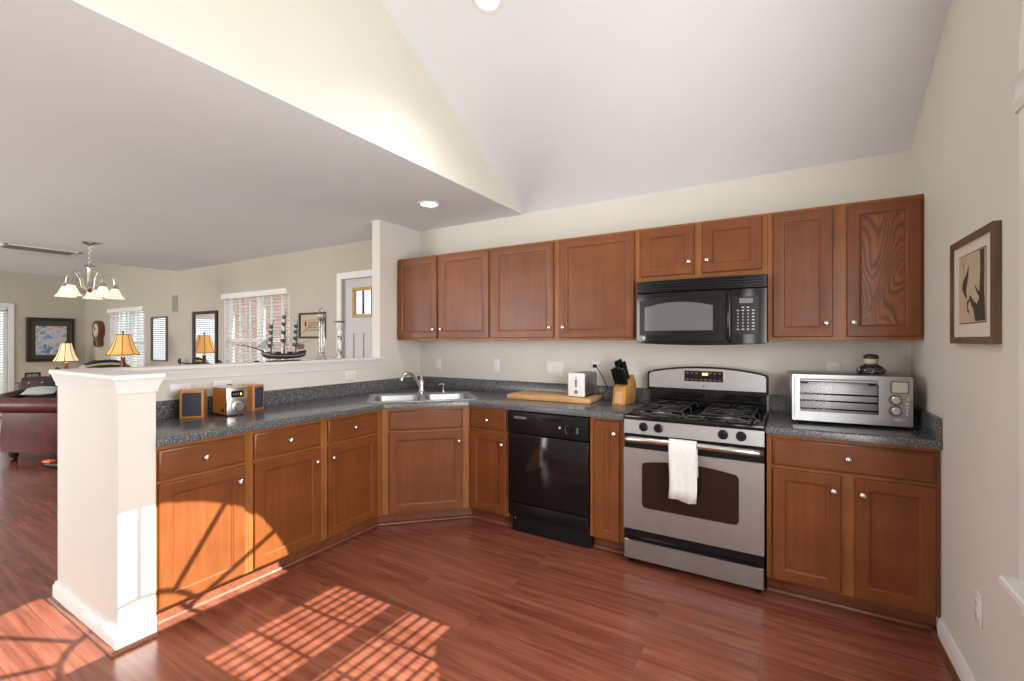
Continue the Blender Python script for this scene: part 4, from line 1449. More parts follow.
wall_plate('white light switch on the back wall right above the corner sink soap pump', (-2.805, -0.0005, 1.138), 0, 1, 'switch')
wall_plate('white wall outlet on the back wall between the sink and the cutting board', (-2.125, -0.0005, 1.145), 0, 1, 'outlet')
wall_plate('wide three-gang white switch plate on the back wall above the cutting board', (-1.55, -0.0005, 1.138), 0, 3, 'switch')
wall_plate('white wall outlet behind the toaster with a black plug in it', (-1.192, -0.0005, 1.152), 0, 1, 'outlet')
wall_plate('white wall outlet peeking above the toaster oven', (0.343, -0.0005, 1.180), 0, 1, 'outlet')
t = wall_plate('white wall outlet low on the right wall near the window sill', (XR - 0.0005, -1.105, 0.386), R(-90), 1, 'outlet')


def flat_plate(label, y, z, n=1):
    """horizontal outlet on the half wall above the backsplash."""
    t = thing('outlet_plate', label, 'outlet', (XL + 0.0005, y, z), R(90))
    MB().box(-0.057 * n, 0.057 * n, -0.006, 0.0, -0.035, 0.035, 0.003, seg=2).build('plate', 'white_plastic', t)
    for x in (-0.02, 0.02):
        r = MB().prism(rrect(0.028, 0.034, 0.011, x, 0), 'Y', -0.0085, -0.0055).build('receptacle', 'white_plastic', t)
        mb = MB()
        mb.box(x - 0.002, x + 0.007, -0.0092, -0.008, -0.008, -0.006).box(x - 0.002, x + 0.007, -0.0092, -0.008, 0.006, 0.008)
        mb.build('slots', 'slot', r)
    return t


flat_plate('white sideways outlet under the white ledge near the corner sink', -0.848, 1.078)
flat_plate('white sideways outlet under the white ledge just above the stereo', -1.86, 1.072)
mb = MB().box(XL + 0.009, XL + 0.034, -1.836, -1.812, 1.060, 1.084, 0.004)
mb.tube([(XL + 0.030, -1.824, 1.070), (XL + 0.045, -1.826, 1.04), (XL + 0.04, -1.84, 0.98), (XL + 0.05, -1.87, 0.925)], 0.003, 8)
tag(mb.build('power_plug', 'black'), 'black plug and cord in the outlet behind the stereo', 'plug')
t = thing('cable_plate', 'blank white cable plate under the ledge behind the left speaker', 'wall plate', (XL + 0.0005, -2.10, 1.072), R(90))
MB().box(-0.057, 0.057, -0.005, 0.0, -0.035, 0.035, 0.003, seg=2).build('plate', 'white_plastic', t)
MB().lathe([(0.0, 0.012), (0.004, 0.012), (0.0045, 0.004), (0.007, 0.003), (0.007, 0.0)], (0, -0.005, 0), 12, axis=(0, -1, 0)).build('cable_jack', 'nickel', t)

# ------------------------------------------------------------------ stereo with two speakers
st = thing('stereo', 'small stereo with wooden sides and silver front between two speakers on the peninsula worktop', 'stereo', (-2.765, -1.915, ZT), R(88))
MB().box(-0.058, 0.058, 0.004, 0.17, 0.008, 0.168, 0.004).build('case', 'radio_wood', st)
MB().box(-0.060, 0.060, -0.012, 0.006, 0.005, 0.171, 0.005, seg=2).build('front_panel', 'nickel', st)
MB().box(-0.058, 0.058, 0.006, 0.165, 0.1675, 0.171, 0.002).build('top_panel', 'nickel', st)
MB().box(-0.036, 0.036, -0.0135, -0.011, 0.112, 0.150, 0.001).build('display', 'black_gloss', st)
mb = MB()
for k in range(3):
    mb.box(-0.025 + 0.014 * k, -0.019 + 0.014 * k, -0.0142, -0.013, 0.124, 0.138)
mb.build('display_segments', 'gray_plastic', st)
MB().box(0.018, 0.024, -0.0143, -0.013, 0.124, 0.138).build('display_light', 'amber', st)
MB().lathe([(0.0, 0.020), (0.024, 0.0195), (0.028, 0.016), (0.029, 0.003), (0.034, 0.002), (0.034, 0.0)], (0.006, -0.012, 0.058), 26, axis=(0, -1, 0)).build('volume_knob', 'handle_steel', st)
MB().lathe([(0.0, 0.008), (0.010, 0.008), (0.012, 0.0)], (-0.0585, 0.032, 0.035), 14, axis=(-1, 0, 0)).build('side_jack', 'black', st)
for k, (x, y) in enumerate(((-0.045, 0.02), (0.045, 0.02), (-0.045, 0.15), (0.045, 0.15))):
    MB().cyl((x, y, 0.0), (x, y, 0.009), 0.008, seg=10).build('foot', 'black', st)


def speaker(label, loc, rz):
    t = thing('bookshelf_speaker', label, 'speaker', loc, rz, 'stereo speakers')
    w, h, d = 0.060, 0.162, 0.13
    MB().ring_loops([[(-w + i, y, i), (w - i, y, i), (w - i, y, h - i), (-w + i, y, h - i)] for i, y in ((0.004, d), (0.0, d - 0.004), (0.0, 0.004), (0.004, 0.0), (0.013, 0.0), (0.014, 0.006))], cap_last=True).build('cabinet', 'radio_wood', t)
    g = MB().box(-w + 0.0135, w - 0.0135, -0.003, 0.0055, 0.0135, h - 0.0135, 0.004, seg=2).build('grille', plain('dark_speaker_cloth', (0.035, 0.04, 0.055), 0.85, var=0.25, scale=200), t)
    return t


speaker('wood-cased speaker with a dark front standing left of the silver stereo', (-2.873, -2.110, ZT), R(57))
speaker('wood-cased speaker turned away, standing right of the silver stereo', (-2.872, -1.714, ZT), R(120))

# ------------------------------------------------------------------ framed print on the right wall
fr = thing('framed_print', 'brown-framed print of a perched bird and tree on the right wall', 'picture', (XR, -1.080, 1.357), R(-90))
# local x runs towards the camera side (-Y), local -y points into the room
W_, H_ = 0.275, 0.42
mb = MB()
e = 0.026
mb.box(-W_, -W_ + e, -0.05, -0.002, 0, H_, 0.002).box(W_ - e, W_, -0.05, -0.002, 0, H_, 0.002).box(-W_ + e, W_ - e, -0.05, -0.002, 0, e, 0.002).box(-W_ + e, W_ - e, -0.05, -0.002, H_ - e, H_, 0.002)
mb.build('frame', wood('grey_brown_frame_wood', (0.08, 0.05, 0.03), (0.14, 0.09, 0.055), (0.20, 0.135, 0.085), 'Z', rough=0.4), fr)
MB().box(-W_ + e, W_ - e, -0.030, -0.012, e, H_ - e).build('mat_board', plain('pale_mat_board', (0.66, 0.60, 0.53), 0.9, var=0.01), fr)
MB().box(-0.172, 0.172, -0.0312, -0.0295, 0.078, 0.352).build('sheet_border', 'wood_dark', fr)
MB().box(-0.168, 0.168, -0.0320, -0.0308, 0.082, 0.348).build('paper', plain('tan_etching_paper', (0.50, 0.40, 0.28), 0.9, var=0.08, scale=14), fr)
ink = plain('brown_ink', (0.06, 0.04, 0.028), 0.9, var=0.3, scale=50)
mb = MB()
tr = [(0.040, 0.085), (0.142, 0.085), (0.138, 0.14), (0.130, 0.20), (0.135, 0.28), (0.132, 0.346), (0.088, 0.346), (0.092, 0.28), (0.085, 0.21), (0.075, 0.165), (0.055, 0.150), (0.020, 0.165), (-0.012, 0.186), (-0.030, 0.182), (-0.005, 0.150), (0.020, 0.128)]
mb.prism(tr, 'Y', -0.0324, -0.0318)
mb.prism([(0.086, 0.19), (0.060, 0.205), (0.038, 0.222), (0.036, 0.214), (0.058, 0.19), (0.086, 0.172)], 'Y', -0.0324, -0.0318)
mb.prism([(-0.03, 0.175), (-0.055, 0.165), (-0.05, 0.13), (-0.03, 0.115), (-0.026, 0.125), (-0.04, 0.138), (-0.038, 0.158), (-0.02, 0.165)], 'Y', -0.0324, -0.0318)
mb.v = [(x * 1.15, y, z) for x, y, z in mb.v]
mb.build('tree', ink, fr)
mb = MB()
mb.prism([(-0.052, 0.178), (-0.072, 0.185), (-0.098, 0.205), (-0.108, 0.232), (-0.100, 0.250), (-0.075, 0.262), (-0.050, 0.285), (-0.030, 0.308), (-0.036, 0.268), (-0.050, 0.235), (-0.062, 0.208)], 'Y', -0.0326, -0.0318)
mb.prism([(-0.128, 0.205), (-0.100, 0.235), (-0.096, 0.228)], 'Y', -0.0326, -0.0318)
mb.v = [(x * 1.15, y, z) for x, y, z in mb.v]
mb.build('bird', ink, fr)
mb = MB()
for a, b in (((-0.085, 0.255), (-0.105, 0.346)), ((-0.105, 0.31), (-0.130, 0.346)), ((-0.095, 0.29), (-0.060, 0.340))):
    mb.prism([(a[0] - 0.002, a[1]), (a[0] + 0.002, a[1]), (b[0] + 0.001, b[1]), (b[0] - 0.001, b[1])], 'Y', -0.0324, -0.0318)
mb.v = [(x * 1.15, y, z) for x, y, z in mb.v]
mb.build('twigs', ink, fr)
fr.scale = (0.849, 0.46, 0.970)

# ------------------------------------------------------------------ ceiling fixtures
def can_light(label, loc, normal, watts):
    t = thing('recessed_light', label, 'ceiling light', loc, 0, 'recessed ceiling lights')
    n = Vector(normal).normalized()
    MB().lathe([(0.090, -0.002), (0.092, 0.003), (0.086, 0.007), (0.070, 0.005), (0.066, -0.002), (0.090, -0.002)], (0, 0, 0), 32, axis=n).build('trim_ring', 'trim', t)
    MB().lathe([(0.0, 0.001), (0.067, 0.001), (0.067, -0.002), (0.0, -0.002)], (0, 0, 0), 32, axis=n).build('lens', 'can_light', t)
    d_ = bpy.data.lights.new('recessed_lamp', 'SPOT')
    d_.energy = watts
    d_.color = (1.0, 0.95, 0.86)
    d_.spot_size = R(125)
    d_.spot_blend = 0.9
    d_.shadow_soft_size = 0.07
    o_ = bpy.data.objects.new('recessed_lamp', d_)
    o_.location = Vector(loc) + n * 0.03
    o_.rotation_euler = Vector((0, 0, -1)).to_track_quat('-Z', 'Y').to_euler()
    COL.objects.link(o_)
    return t


can_light('round recessed light in the flat ceiling near the wall cabinets', (-2.343, -0.653, ZC), (0, 0, -1), 12)
can_light('round recessed light in the sloped ceiling', (-1.25, -1.436, zv(-1.436)), (0, -0.503, -1), 45)

vt = thing('ceiling_vent', 'long white-framed grey air vent in the flat ceiling', 'vent', (-7.55, -1.67, ZC))
mb = MB()
a, b = 0.185, 0.33
for x0, x1, y0, y1 in ((-a, -a + 0.035, -b, b), (a - 0.035, a, -b, b), (-a, a, -b, -b + 0.035), (-a, a, b - 0.035, b)):
    mb.box(x0, x1, y0, y1, -0.010, 0.0, 0.002)
mb.build('frame', 'trim', vt)
MB().box(-a + 0.03, a - 0.03, -b + 0.03, b - 0.03, -0.003, 0.0).build('filter', 'slot', vt)
mb = MB()
for k in range(14):
    x = -a + 0.045 + k * (2 * a - 0.09) / 13
    mb.prism([(x - 0.007, -0.009), (x + 0.005, -0.003), (x + 0.007, -0.003), (x - 0.005, -0.009)], 'Y', -b + 0.03, b - 0.03)
mb.build('louver', 'slot', vt)

ch = thing('chandelier', 'brushed nickel chandelier with five lit frosted glass shades', 'chandelier', (-6.52, -1.51, ZC))
MB().lathe([(0.0, 0.0), (0.070, 0.0), (0.072, -0.008), (0.055, -0.020), (0.020, -0.028), (0.010, -0.04), (0.0, -0.04)], (0, 0, 0), 24).build('canopy', 'nickel', ch)
mb = MB()
for k in range(7):
    zc = -0.055 - 0.027 * k
    pts = []
    for i in range(10):
        an = 2 * PI * i / 10
        u, v = 0.010 * math.cos(an), 0.018 * math.sin(an)
        pts.append((u, 0, zc + v) if k % 2 else (0, u, zc + v))
    mb.tube(pts, 0.0028, 5, closed=True)
mb.build('chain', 'nickel', ch)
MB().lathe([(0.0, -0.235), (0.012, -0.24), (0.050, -0.255), (0.056, -0.262), (0.030, -0.275), (0.020, -0.30), (0.026, -0.34), (0.024, -0.42), (0.030, -0.47), (0.042, -0.50), (0.030, -0.53), (0.016, -0.545), (0.0, -0.56)], (0, 0, 0), 20).build('stem', 'nickel', ch)
cw = -31.15
for k in range(5):
    an = R(-90 + 31.15 + 72 * k)
    ca, sa = math.cos(an), math.sin(an)

    def Q(r, z):
        return (r * ca, r * sa, z)
    arm = MB().tube([Q(0.03, -0.50), Q(0.055, -0.515), Q(0.075, -0.48), Q(0.085, -0.41), Q(0.11, -0.36), Q(0.145, -0.34), Q(0.185, -0.355), Q(0.21, -0.40), Q(0.215, -0.455)], 0.0075, 8).build('arm', 'nickel', ch)
    MB().lathe([(0.0, 0.045), (0.016, 0.043), (0.030, 0.02), (0.034, 0.0), (0.0, 0.0)], Q(0.215, -0.495), 16).build('socket', 'nickel', arm)
    shd = MB().lathe([(0.026, 0.0), (0.034, -0.012), (0.046, -0.040), (0.060, -0.075), (0.082, -0.108), (0.093, -0.116), (0.089, -0.119), (0.078, -0.110), (0.056, -0.077), (0.042, -0.040), (0.028, -0.012), (0.022, 0.0)], Q(0.215, -0.488), 24).build('shade', 'lamp_white', ch)
    MB().lathe([(0.0, 0.0), (0.018, -0.01), (0.026, -0.04), (0.022, -0.065), (0.0, -0.078)], Q(0.215, -0.488), 12).build('bulb', 'lamp_glow', shd)


# ------------------------------------------------------------------ things on the ledge
ZL = 1.2162
# model sailing ship: bow towards the end wall
sh = thing('model_ship', 'dark three-masted model sailing ship on a stand on the white ledge', 'model ship', (-3.09, -1.405, ZL), R(-90))
# local +x is towards the bow (-Y)
mb = MB()
loops = []
secs = [(-0.175, 0.016, 0.040, 0.078), (-0.165, 0.024, 0.030, 0.072), (-0.12, 0.030, 0.020, 0.060), (-0.04, 0.034, 0.016, 0.054), (0.05, 0.033, 0.017, 0.055), (0.11, 0.027, 0.022, 0.060), (0.145, 0.014, 0.032, 0.068), (0.165, 0.003, 0.050, 0.076)]
for x, hw, zb, zt in secs:
    ring = []
    for k in range(9):
        a = PI * k / 8
        ring.append((x, -hw * math.cos(a) * (1 if 0 < k < 8 else 1.0), zt - (zt - zb) * math.sin(a) ** 0.8))
    ring.append((x, hw * 0.8, zt + 0.003))
    ring.append((x, -hw * 0.8, zt + 0.003))
    loops.append(ring)
mb.ring_loops(loops)
hull = mb.build('hull', plain('dark_ship_hull', (0.02, 0.026, 0.024), 0.4), sh)
mb = MB()
loops = []
for x, hw, zb, zt in secs:
    z = zt - 0.016
    loops.append([(x, -hw - 0.001, z), (x, -hw - 0.001, z + 0.004), (x, hw + 0.001, z + 0.004), (x, hw + 0.001, z)])
mb.ring_loops(loops).build('hull_stripe', plain('pale_ship_stripe', (0.34, 0.33, 0.30), 0.6), hull)
MB().box(-0.125, 0.125, -0.022, 0.022, 0.0, 0.008, 0.002).build('stand', 'wood_dark', sh)
mb = MB()
for x in (-0.075, 0.075):
    mb.lathe([(0.006, 0.008), (0.004, 0.012), (0.006, 0.018)], (x, 0, 0), 10)
    mb.box(x - 0.004, x + 0.004, -0.018, 0.018, 0.014, 0.022)
mb.build('cradle', plain('pale_brass_cradle', (0.55, 0.45, 0.28), 0.4, 0.5), sh)
MB().tube([(0.150, 0, 0.076), (0.21, 0, 0.098), (0.27, 0, 0.114), (0.335, 0, 0.122)], [0.005, 0.004, 0.003, 0.0015], 7).build('bowsprit', 'wood_dark', sh)
sail_m = plain('grey_furled_sail', (0.10, 0.11, 0.11), 0.9, var=0.4, scale=60)
for mx, hgt, lab in ((0.10, 0.300, 'foremast'), (0.0, 0.385, 'mainmast'), (-0.095, 0.310, 'mizzenmast')):
    rake = -0.018
    mst = MB().tube([(mx, 0, 0.05), (mx + rake * 0.5, 0, hgt * 0.55), (mx + rake, 0, hgt)], [0.0055, 0.0042, 0.002], 7).build('mast', 'wood_dark', sh)
    yards = MB()
    sails = MB()
    for j, f in enumerate((0.42, 0.58, 0.74, 0.88)):
        z = hgt * f
        xx = mx + rake * f + 0.006
        L = 0.062 * (1.1 - 0.6 * f) + 0.01
        yards.tube([(xx - 0.020, -L * 1.2, z), (xx, 0, z), (xx + 0.020, L * 1.2, z)], [0.0015, 0.003, 0.0015], 6)
        pts = []
        for i in range(9):
            u = -1 + i / 4
            pts.append((xx + 0.006 + 0.016 * u, L * 0.92 * u, z - 0.006 - 0.006 * (1 - u * u) * (1 + math.sin(i * 2.1))))
        sails.tube(pts, [0.003, 0.008, 0.011, 0.008, 0.012, 0.008, 0.011, 0.008, 0.003], 7)
    yards.build('yard', 'wood_dark', mst)
    sails.build('furled_sail', sail_m, mst)
# jib and spanker canvas with the standing rigging
mb = MB()
for a, b in (((0.30, 0.118), (0.084, 0.27)), ((0.25, 0.108), (0.086, 0.22)), ((0.33, 0.121), (0.084, 0.295)), ((0.082, 0.29), (-0.016, 0.34)), ((-0.018, 0.36), (-0.113, 0.29)), ((0.09, 0.18), (-0.002, 0.10)), ((-0.01, 0.22), (-0.098, 0.10))):
    mb.tube([(a[0], 0, a[1]), (b[0], 0, b[1])], 0.0007, 4)
for mx, hgt in ((0.10, 0.30), (0.0, 0.385), (-0.095, 0.31)):
    for s in (-1, 1):
        for d in (-0.012, -0.028, -0.042):
            mb.tube([(mx - 0.01, 0, hgt * 0.55), (mx + d, s * 0.032, 0.058)], 0.0007, 4)
mb.build('rigging', 'iron', sh)
MB().prism([(0.215, 0.104), (0.135, 0.090), (0.098, 0.185)], 'Y', -0.0008, 0.0008).build('jib_sail', plain('pale_blue_grey_canvas', (0.38, 0.42, 0.43), 0.9, var=0.2, scale=30), sh)
MB().tube([(-0.10, 0, 0.175), (-0.150, 0.010, 0.215), (-0.205, 0.02, 0.265)], 0.0016, 6).tube([(-0.098, 0, 0.125), (-0.20, 0.015, 0.150)], 0.0016, 6).build('gaff_boom', 'wood_dark', sh)
MB().prism([(-0.104, 0.122), (-0.168, 0.128), (-0.168, 0.09), (-0.112, 0.085)], 'Y', -0.0008, 0.0008).build('stern_sail', plain('rusty_brown_canvas', (0.28, 0.13, 0.10), 0.9, var=0.2, scale=30), sh)
mb = MB()
for x, h in ((-0.14, 0.014), (-0.05, 0.010), (0.045, 0.011), (0.12, 0.010)):
    mb.box(x - 0.018, x + 0.018, -0.012, 0.012, 0.054, 0.060 + h, 0.002)
mb.build('deck_house', 'wood_dark', sh)


def gal_thermo(label, y, h, top):
    t = thing('glass_thermometer', label, 'thermometer', (-3.09, y, ZL))
    r = 0.030 if top == 'point' else 0.026
    MB().lathe([(0.0, 0.0), (r + 0.010, 0.0), (r + 0.010, 0.010), (r + 0.002, 0.022), (r, 0.03)], (0, 0, 0), 24).build('base', 'clear', t)
    if top == 'point':
        pr = [(r, 0.028), (r * 0.82, 0.05), (r * 0.82, h - 0.10), (r * 0.98, h - 0.085), (r * 0.98, h - 0.06), (r * 0.6, h - 0.03), (r * 0.2, h - 0.010), (0.0, h)]
    else:
        pr = [(r, 0.028), (r * 0.72, 0.05), (r * 0.72, h - 0.13), (r * 0.95, h - 0.105), (r * 0.75, h - 0.07), (r * 0.4, h - 0.045), (r * 0.4, h - 0.02)]
    MB().lathe(pr, (0, 0, 0), 24).build('tube', 'clear', t)
    MB().lathe([(0.0, 0.03), (r * 0.70, 0.03), (r * 0.64, 0.05), (r * 0.64, h - 0.12), (0.0, h - 0.12)], (0, 0, 0), 20).build('liquid', glassy('pale_float_liquid', (0.90, 0.90, 0.90), 0.05, 0.80), t)
    cols = [(0.45, 0.12, 0.05), (0.50, 0.34, 0.05), (0.12, 0.18, 0.35), (0.06, 0.05, 0.08)]
    zs = [0.040, 0.066, h - 0.145, h - 0.120] if top == 'point' else [0.042, 0.062, h - 0.165, h - 0.15]
    for k in range(4):
        MB().lathe([(0.0, 0.0), (0.007, 0.002), (0.0115, 0.010), (0.007, 0.019), (0.0, 0.022)], (0.004 * (-1) ** k, 0.005 * (-1) ** k, zs[k]), 14).build('float', plain('float_colour', cols[k], 0.2), t)
    if top == 'point':
        MB().lathe([(r * 1.0, h - 0.100), (r * 1.04, h - 0.094), (r * 1.04, h - 0.088), (r * 1.0, h - 0.084)], (0, 0, 0), 20).build('collar', 'gray_plastic', t)
    else:
        MB().lathe([(0.0, h - 0.022), (0.030, h - 0.020), (0.046, h - 0.014), (0.046, h - 0.010), (0.026, h - 0.006), (0.0, h - 0.002)], (0, 0, 0), 20).build('cap', plain('tarnished_pewter', (0.15, 0.13, 0.11), 0.4, 0.6), t)
    return t


gal_thermo('taller glass thermometer with a pointed top, standing on the white ledge beside the ship', -1.085, 0.425, 'point')
gal_thermo('shorter glass thermometer with a flat dark cap, standing on the white ledge before the door', -0.912, 0.322, 'cap')
pd = MB().lathe([(0.0, 0.0), (0.014, 0.0), (0.018, 0.004), (0.016, 0.010), (0.0, 0.012)], (0, 0, 0), 14).build('small_dish', 'iron')
pd.location = (-3.10, -1.60, ZL)
tag(pd, 'tiny dark dish on the white ledge in front of the ship bow', 'dish')

# ------------------------------------------------------------------ on the dining and living room walls
def picture(name, label, cat, x0, x1, z0, z1, frame, fw, mat_b, art, y=0.0, depth=0.03):
    t = thing(name, label, cat, ((x0 + x1) / 2, y, z0))
    mb = MB()
    mb.box(x0, x0 + fw, y - depth, y - 0.001, z0, z1, 0.004).box(x1 - fw, x1, y - depth, y - 0.001, z0, z1, 0.004)
    mb.box(x0 + fw, x1 - fw, y - depth, y - 0.001, z0, z0 + fw, 0.004).box(x0 + fw, x1 - fw, y - depth, y - 0.001, z1 - fw, z1, 0.004)
    mb.build('frame', frame, t, True)
    MB().box(x0 + fw, x1 - fw, y - 0.012, y - 0.006, z0 + fw, z1 - fw).build('mat_board' if mat_b != 'mirror' else 'mirror_glass', mat_b, t, True)
    if art:
        art(t, x0 + fw, x1 - fw, z0 + fw, z1 - fw, y - 0.012)
    return t


def small_print(t, x0, x1, z0, z1, y):
    m = 0.055
    MB().box(x0 + m, x1 - m, y - 0.002, y, z0 + m, z1 - m).build('paper', plain('sepia_paper', (0.46, 0.36, 0.25), 0.9, var=0.1), t, True)
    mb = MB().prism([(x0 + 0.10 + 0.016 * math.cos(R(a)), (z0 + z1) / 2 + 0.02 + 0.036 * math.sin(R(a))) for a in range(0, 360, 30)], 'Y', y - 0.003, y - 0.002)
    for k in range(4):
        mb.box(x0 + 0.16, x1 - 0.09 - 0.02 * (k % 2), y - 0.003, y - 0.002, z0 + 0.075 + 0.028 * k, z0 + 0.081 + 0.028 * k)
    mb.build('drawing', ink, t, True)


picture('framed_print', 'small dark-framed tan print on the dining wall left of the front door', 'picture', -4.97, -4.49, 1.395, 1.70, 'wood_dark', 0.022, plain('cream_mat', (0.50, 0.44, 0.34), 0.9), small_print)
picture('tall_mirror', 'tall dark-framed wall mirror between the far wall corner and the blinds', 'mirror', -7.58, -6.88, 0.90, 1.80, 'wood_dark', 0.045, 'mirror', None)
picture('narrow_mirror', 'narrow thin-framed mirror on the far wall right of the amber lamp', 'mirror', -8.985, -8.42, 1.03, 1.76, plain('thin_bronze_frame', (0.16, 0.12, 0.08), 0.4), 0.025, 'mirror', None)
sp_ = thing('wall_speaker', 'flat grey speaker grille set high on the far wall above the narrow mirror', 'speaker', (-8.18, 0, 1.82))
MB().box(-8.275, -8.09, -0.010, -0.001, 1.815, 2.085, 0.003).build('frame', plain('greige_speaker_frame', (0.40, 0.37, 0.32), 0.7), sp_, True)
MB().box(-8.262, -8.103, -0.013, -0.009, 1.828, 2.072, 0.002).build('grille', plain('grey_speaker_mesh', (0.30, 0.28, 0.25), 0.8, var=0.2, scale=300), sp_, True)

ck = thing('wall_clock', 'brown wooden pendulum wall clock left of the far window', 'clock', (-11.16, 0.0, 1.245))
prof = []
for a in range(-50, 231, 14):
    prof.append((-11.16 + 0.185 * math.cos(R(a)), 1.565 + 0.185 * math.sin(R(a))))
prof += [(-11.27, 1.40), (-11.285, 1.28), (-11.22, 1.245), (-11.10, 1.245), (-11.035, 1.28), (-11.05, 1.40)]
MB().prism(prof, 'Y', -0.09, -0.001, bev=0.01).build('case', wood('clock_wood', (0.10, 0.03, 0.012), (0.17, 0.055, 0.022), (0.24, 0.09, 0.04)), ck, True)
d = MB().lathe([(0.0, 0.006), (0.115, 0.006), (0.13, 0.0)], (-11.16, -0.09, 1.565), 28, axis=(0, -1, 0)).build('dial', plain('cream_clock_dial', (0.62, 0.54, 0.42), 0.5), ck, True)
mb = MB()
for a, l in ((60, 0.06), (-20, 0.09)):
    mb.tube([(-11.16, -0.099, 1.565), (-11.16 + l * math.sin(R(a)), -0.099, 1.565 + l * math.cos(R(a)))], 0.005, 5)
for k in range(12):
    a = R(30 * k)
    mb.tube([(-11.16 + 0.092 * math.sin(a), -0.0965, 1.565 + 0.092 * math.cos(a)), (-11.16 + 0.108 * math.sin(a), -0.0965, 1.565 + 0.108 * math.cos(a))], 0.003, 4)
mb.build('hands', 'iron', d, True)
MB().box(-11.235, -11.085, -0.094, -0.088, 1.275, 1.385, 0.003).build('pendulum_window', 'black_gloss', ck, True)

# big painting on the far wall
pt = thing('painting', 'large dark-framed blue and ochre painting on the far living room wall', 'picture', (XFAR, -0.505, 0.97), R(90))
pw, ph, fw = 0.335, 0.83, 0.055
mb = MB()
mb.box(-pw, -pw + fw, -0.05, -0.001, 0, ph, 0.006).box(pw - fw, pw, -0.05, -0.001, 0, ph, 0.006).box(-pw + fw, pw - fw, -0.05, -0.001, 0, fw, 0.006).box(-pw + fw, pw - fw, -0.05, -0.001, ph - fw, ph, 0.006)
mb.build('frame', 'wood_dark', pt)
MB().box(-pw + fw, pw - fw, -0.02, -0.012, fw, ph - fw).build('mat_board', plain('dark_grey_green_mat', (0.045, 0.05, 0.04), 0.6), pt)


def art_mat():
    m, nt, b = new_mat('loose_blue_ochre_paint')
    v = coords(nt, (3.2, 3.2, 3.2))
    f = noise(nt, v, 1.7, 4, 0.6, 1.2)
    c = ramp(nt, f, [(0.30, (0.04, 0.10, 0.26)), (0.42, (0.18, 0.32, 0.50)), (0.52, (0.55, 0.58, 0.60)), (0.62, (0.42, 0.30, 0.20)), (0.75, (0.45, 0.22, 0.08))])
    nt.links.new(c, b.inputs['Base Color'])
    setp(b, Roughness=0.5)
    return m


MB().box(-pw + fw + 0.075, pw - fw - 0.055, -0.024, -0.019, fw + 0.07, ph - fw - 0.10).build('canvas', art_mat(), pt)

# ------------------------------------------------------------------ lamps, tables and seats in the living room
def table_lamp(label, loc, base_h, rt, rb, sh, mat, cat='lamp'):
    t = thing('table_lamp', label, cat, loc, 0, 'lit table lamps')
    MB().lathe([(0.0, 0.0), (0.085, 0.0), (0.09, 0.012), (0.06, 0.03), (0.028, 0.05), (0.034, 0.08), (0.05, 0.12), (0.052, 0.17), (0.036, 0.23), (0.024, base_h - 0.05), (0.032, base_h - 0.035), (0.014, base_h - 0.02), (0.010, base_h + 0.02), (0.0, base_h + 0.02)], (0, 0, 0), 20).build('base', 'bronze', t)
    prof = []
    for k in range(8):
        u = k / 7
        r = rt + (rb - rt) * (0.55 * u + 0.45 * u * u * u)
        prof.append((r, base_h + sh * (1 - u)))
    prof2 = [(r - 0.004, z) for r, z in prof[::-1]]
    s = MB().lathe(prof + prof2 + [prof[0]], (0, 0, 0), 32).build('shade', mat, t)
    mb = MB()
    for k in range(8):
        a = 2 * PI * (k + 0.5) / 8
        mb.tube([((r + 0.002) * math.cos(a), (r + 0.002) * math.sin(a), z) for r, z in prof], 0.004, 5)
    mb.tube([(rb * math.cos(2 * PI * k / 28), rb * math.sin(2 * PI * k / 28), base_h + 0.003) for k in range(28)], 0.006, 6, closed=True)
    mb.tube([(rt * math.cos(2 * PI * k / 28), rt * math.sin(2 * PI * k / 28), base_h + sh) for k in range(28)], 0.005, 6, closed=True)
    mb.build('shade_piping', plain('shade_braid', (0.16, 0.06, 0.02), 0.8), s)
    MB().lathe([(0.0, 0.0), (0.006, 0.0), (0.006, 0.02), (0.014, 0.03), (0.010, 0.045), (0.0, 0.055)], (0, 0, base_h + sh + 0.0), 12).tube([(-rt, 0, base_h + sh), (rt, 0, base_h + sh)], 0.003, 6).build('finial', 'bronze', t)
    MB().lathe([(0.0, 0.0), (0.02, 0.01), (0.032, 0.05), (0.022, 0.09), (0.0, 0.10)], (0, 0, base_h + 0.05), 12).build('bulb', 'lamp_glow', t)
    d_ = bpy.data.lights.new('lamp_bulb_light', 'POINT')
    d_.energy = 9
    d_.color = (1.0, 0.75, 0.45)
    d_.shadow_soft_size = 0.05
    o_ = bpy.data.objects.new('lamp_bulb_light', d_)
    o_.location = (loc[0], loc[1], loc[2] + base_h + 0.10)
    COL.objects.link(o_)
    return t


def side_table(label, loc, w, d, h):
    t = thing('side_table', label, 'table', loc)
    MB().box(-w / 2, w / 2, -d / 2, d / 2, h - 0.03, h, 0.006, seg=2).build('table_top', 'wood_dark', t)
    MB().box(-w / 2 + 0.03, w / 2 - 0.03, -d / 2 + 0.03, d / 2 - 0.03, h - 0.13, h - 0.03).build('apron', 'wood_dark', t)
    for sx in (-1, 1):
        for sy in (-1, 1):
            x, y = sx * (w / 2 - 0.05), sy * (d / 2 - 0.05)
            MB().lathe([(0.0, 0.0), (0.016, 0.0), (0.02, 0.05), (0.026, 0.3), (0.026, h - 0.13), (0.0, h - 0.13)], (x, y, 0), 12).build('leg', 'wood_dark', t)
    return t


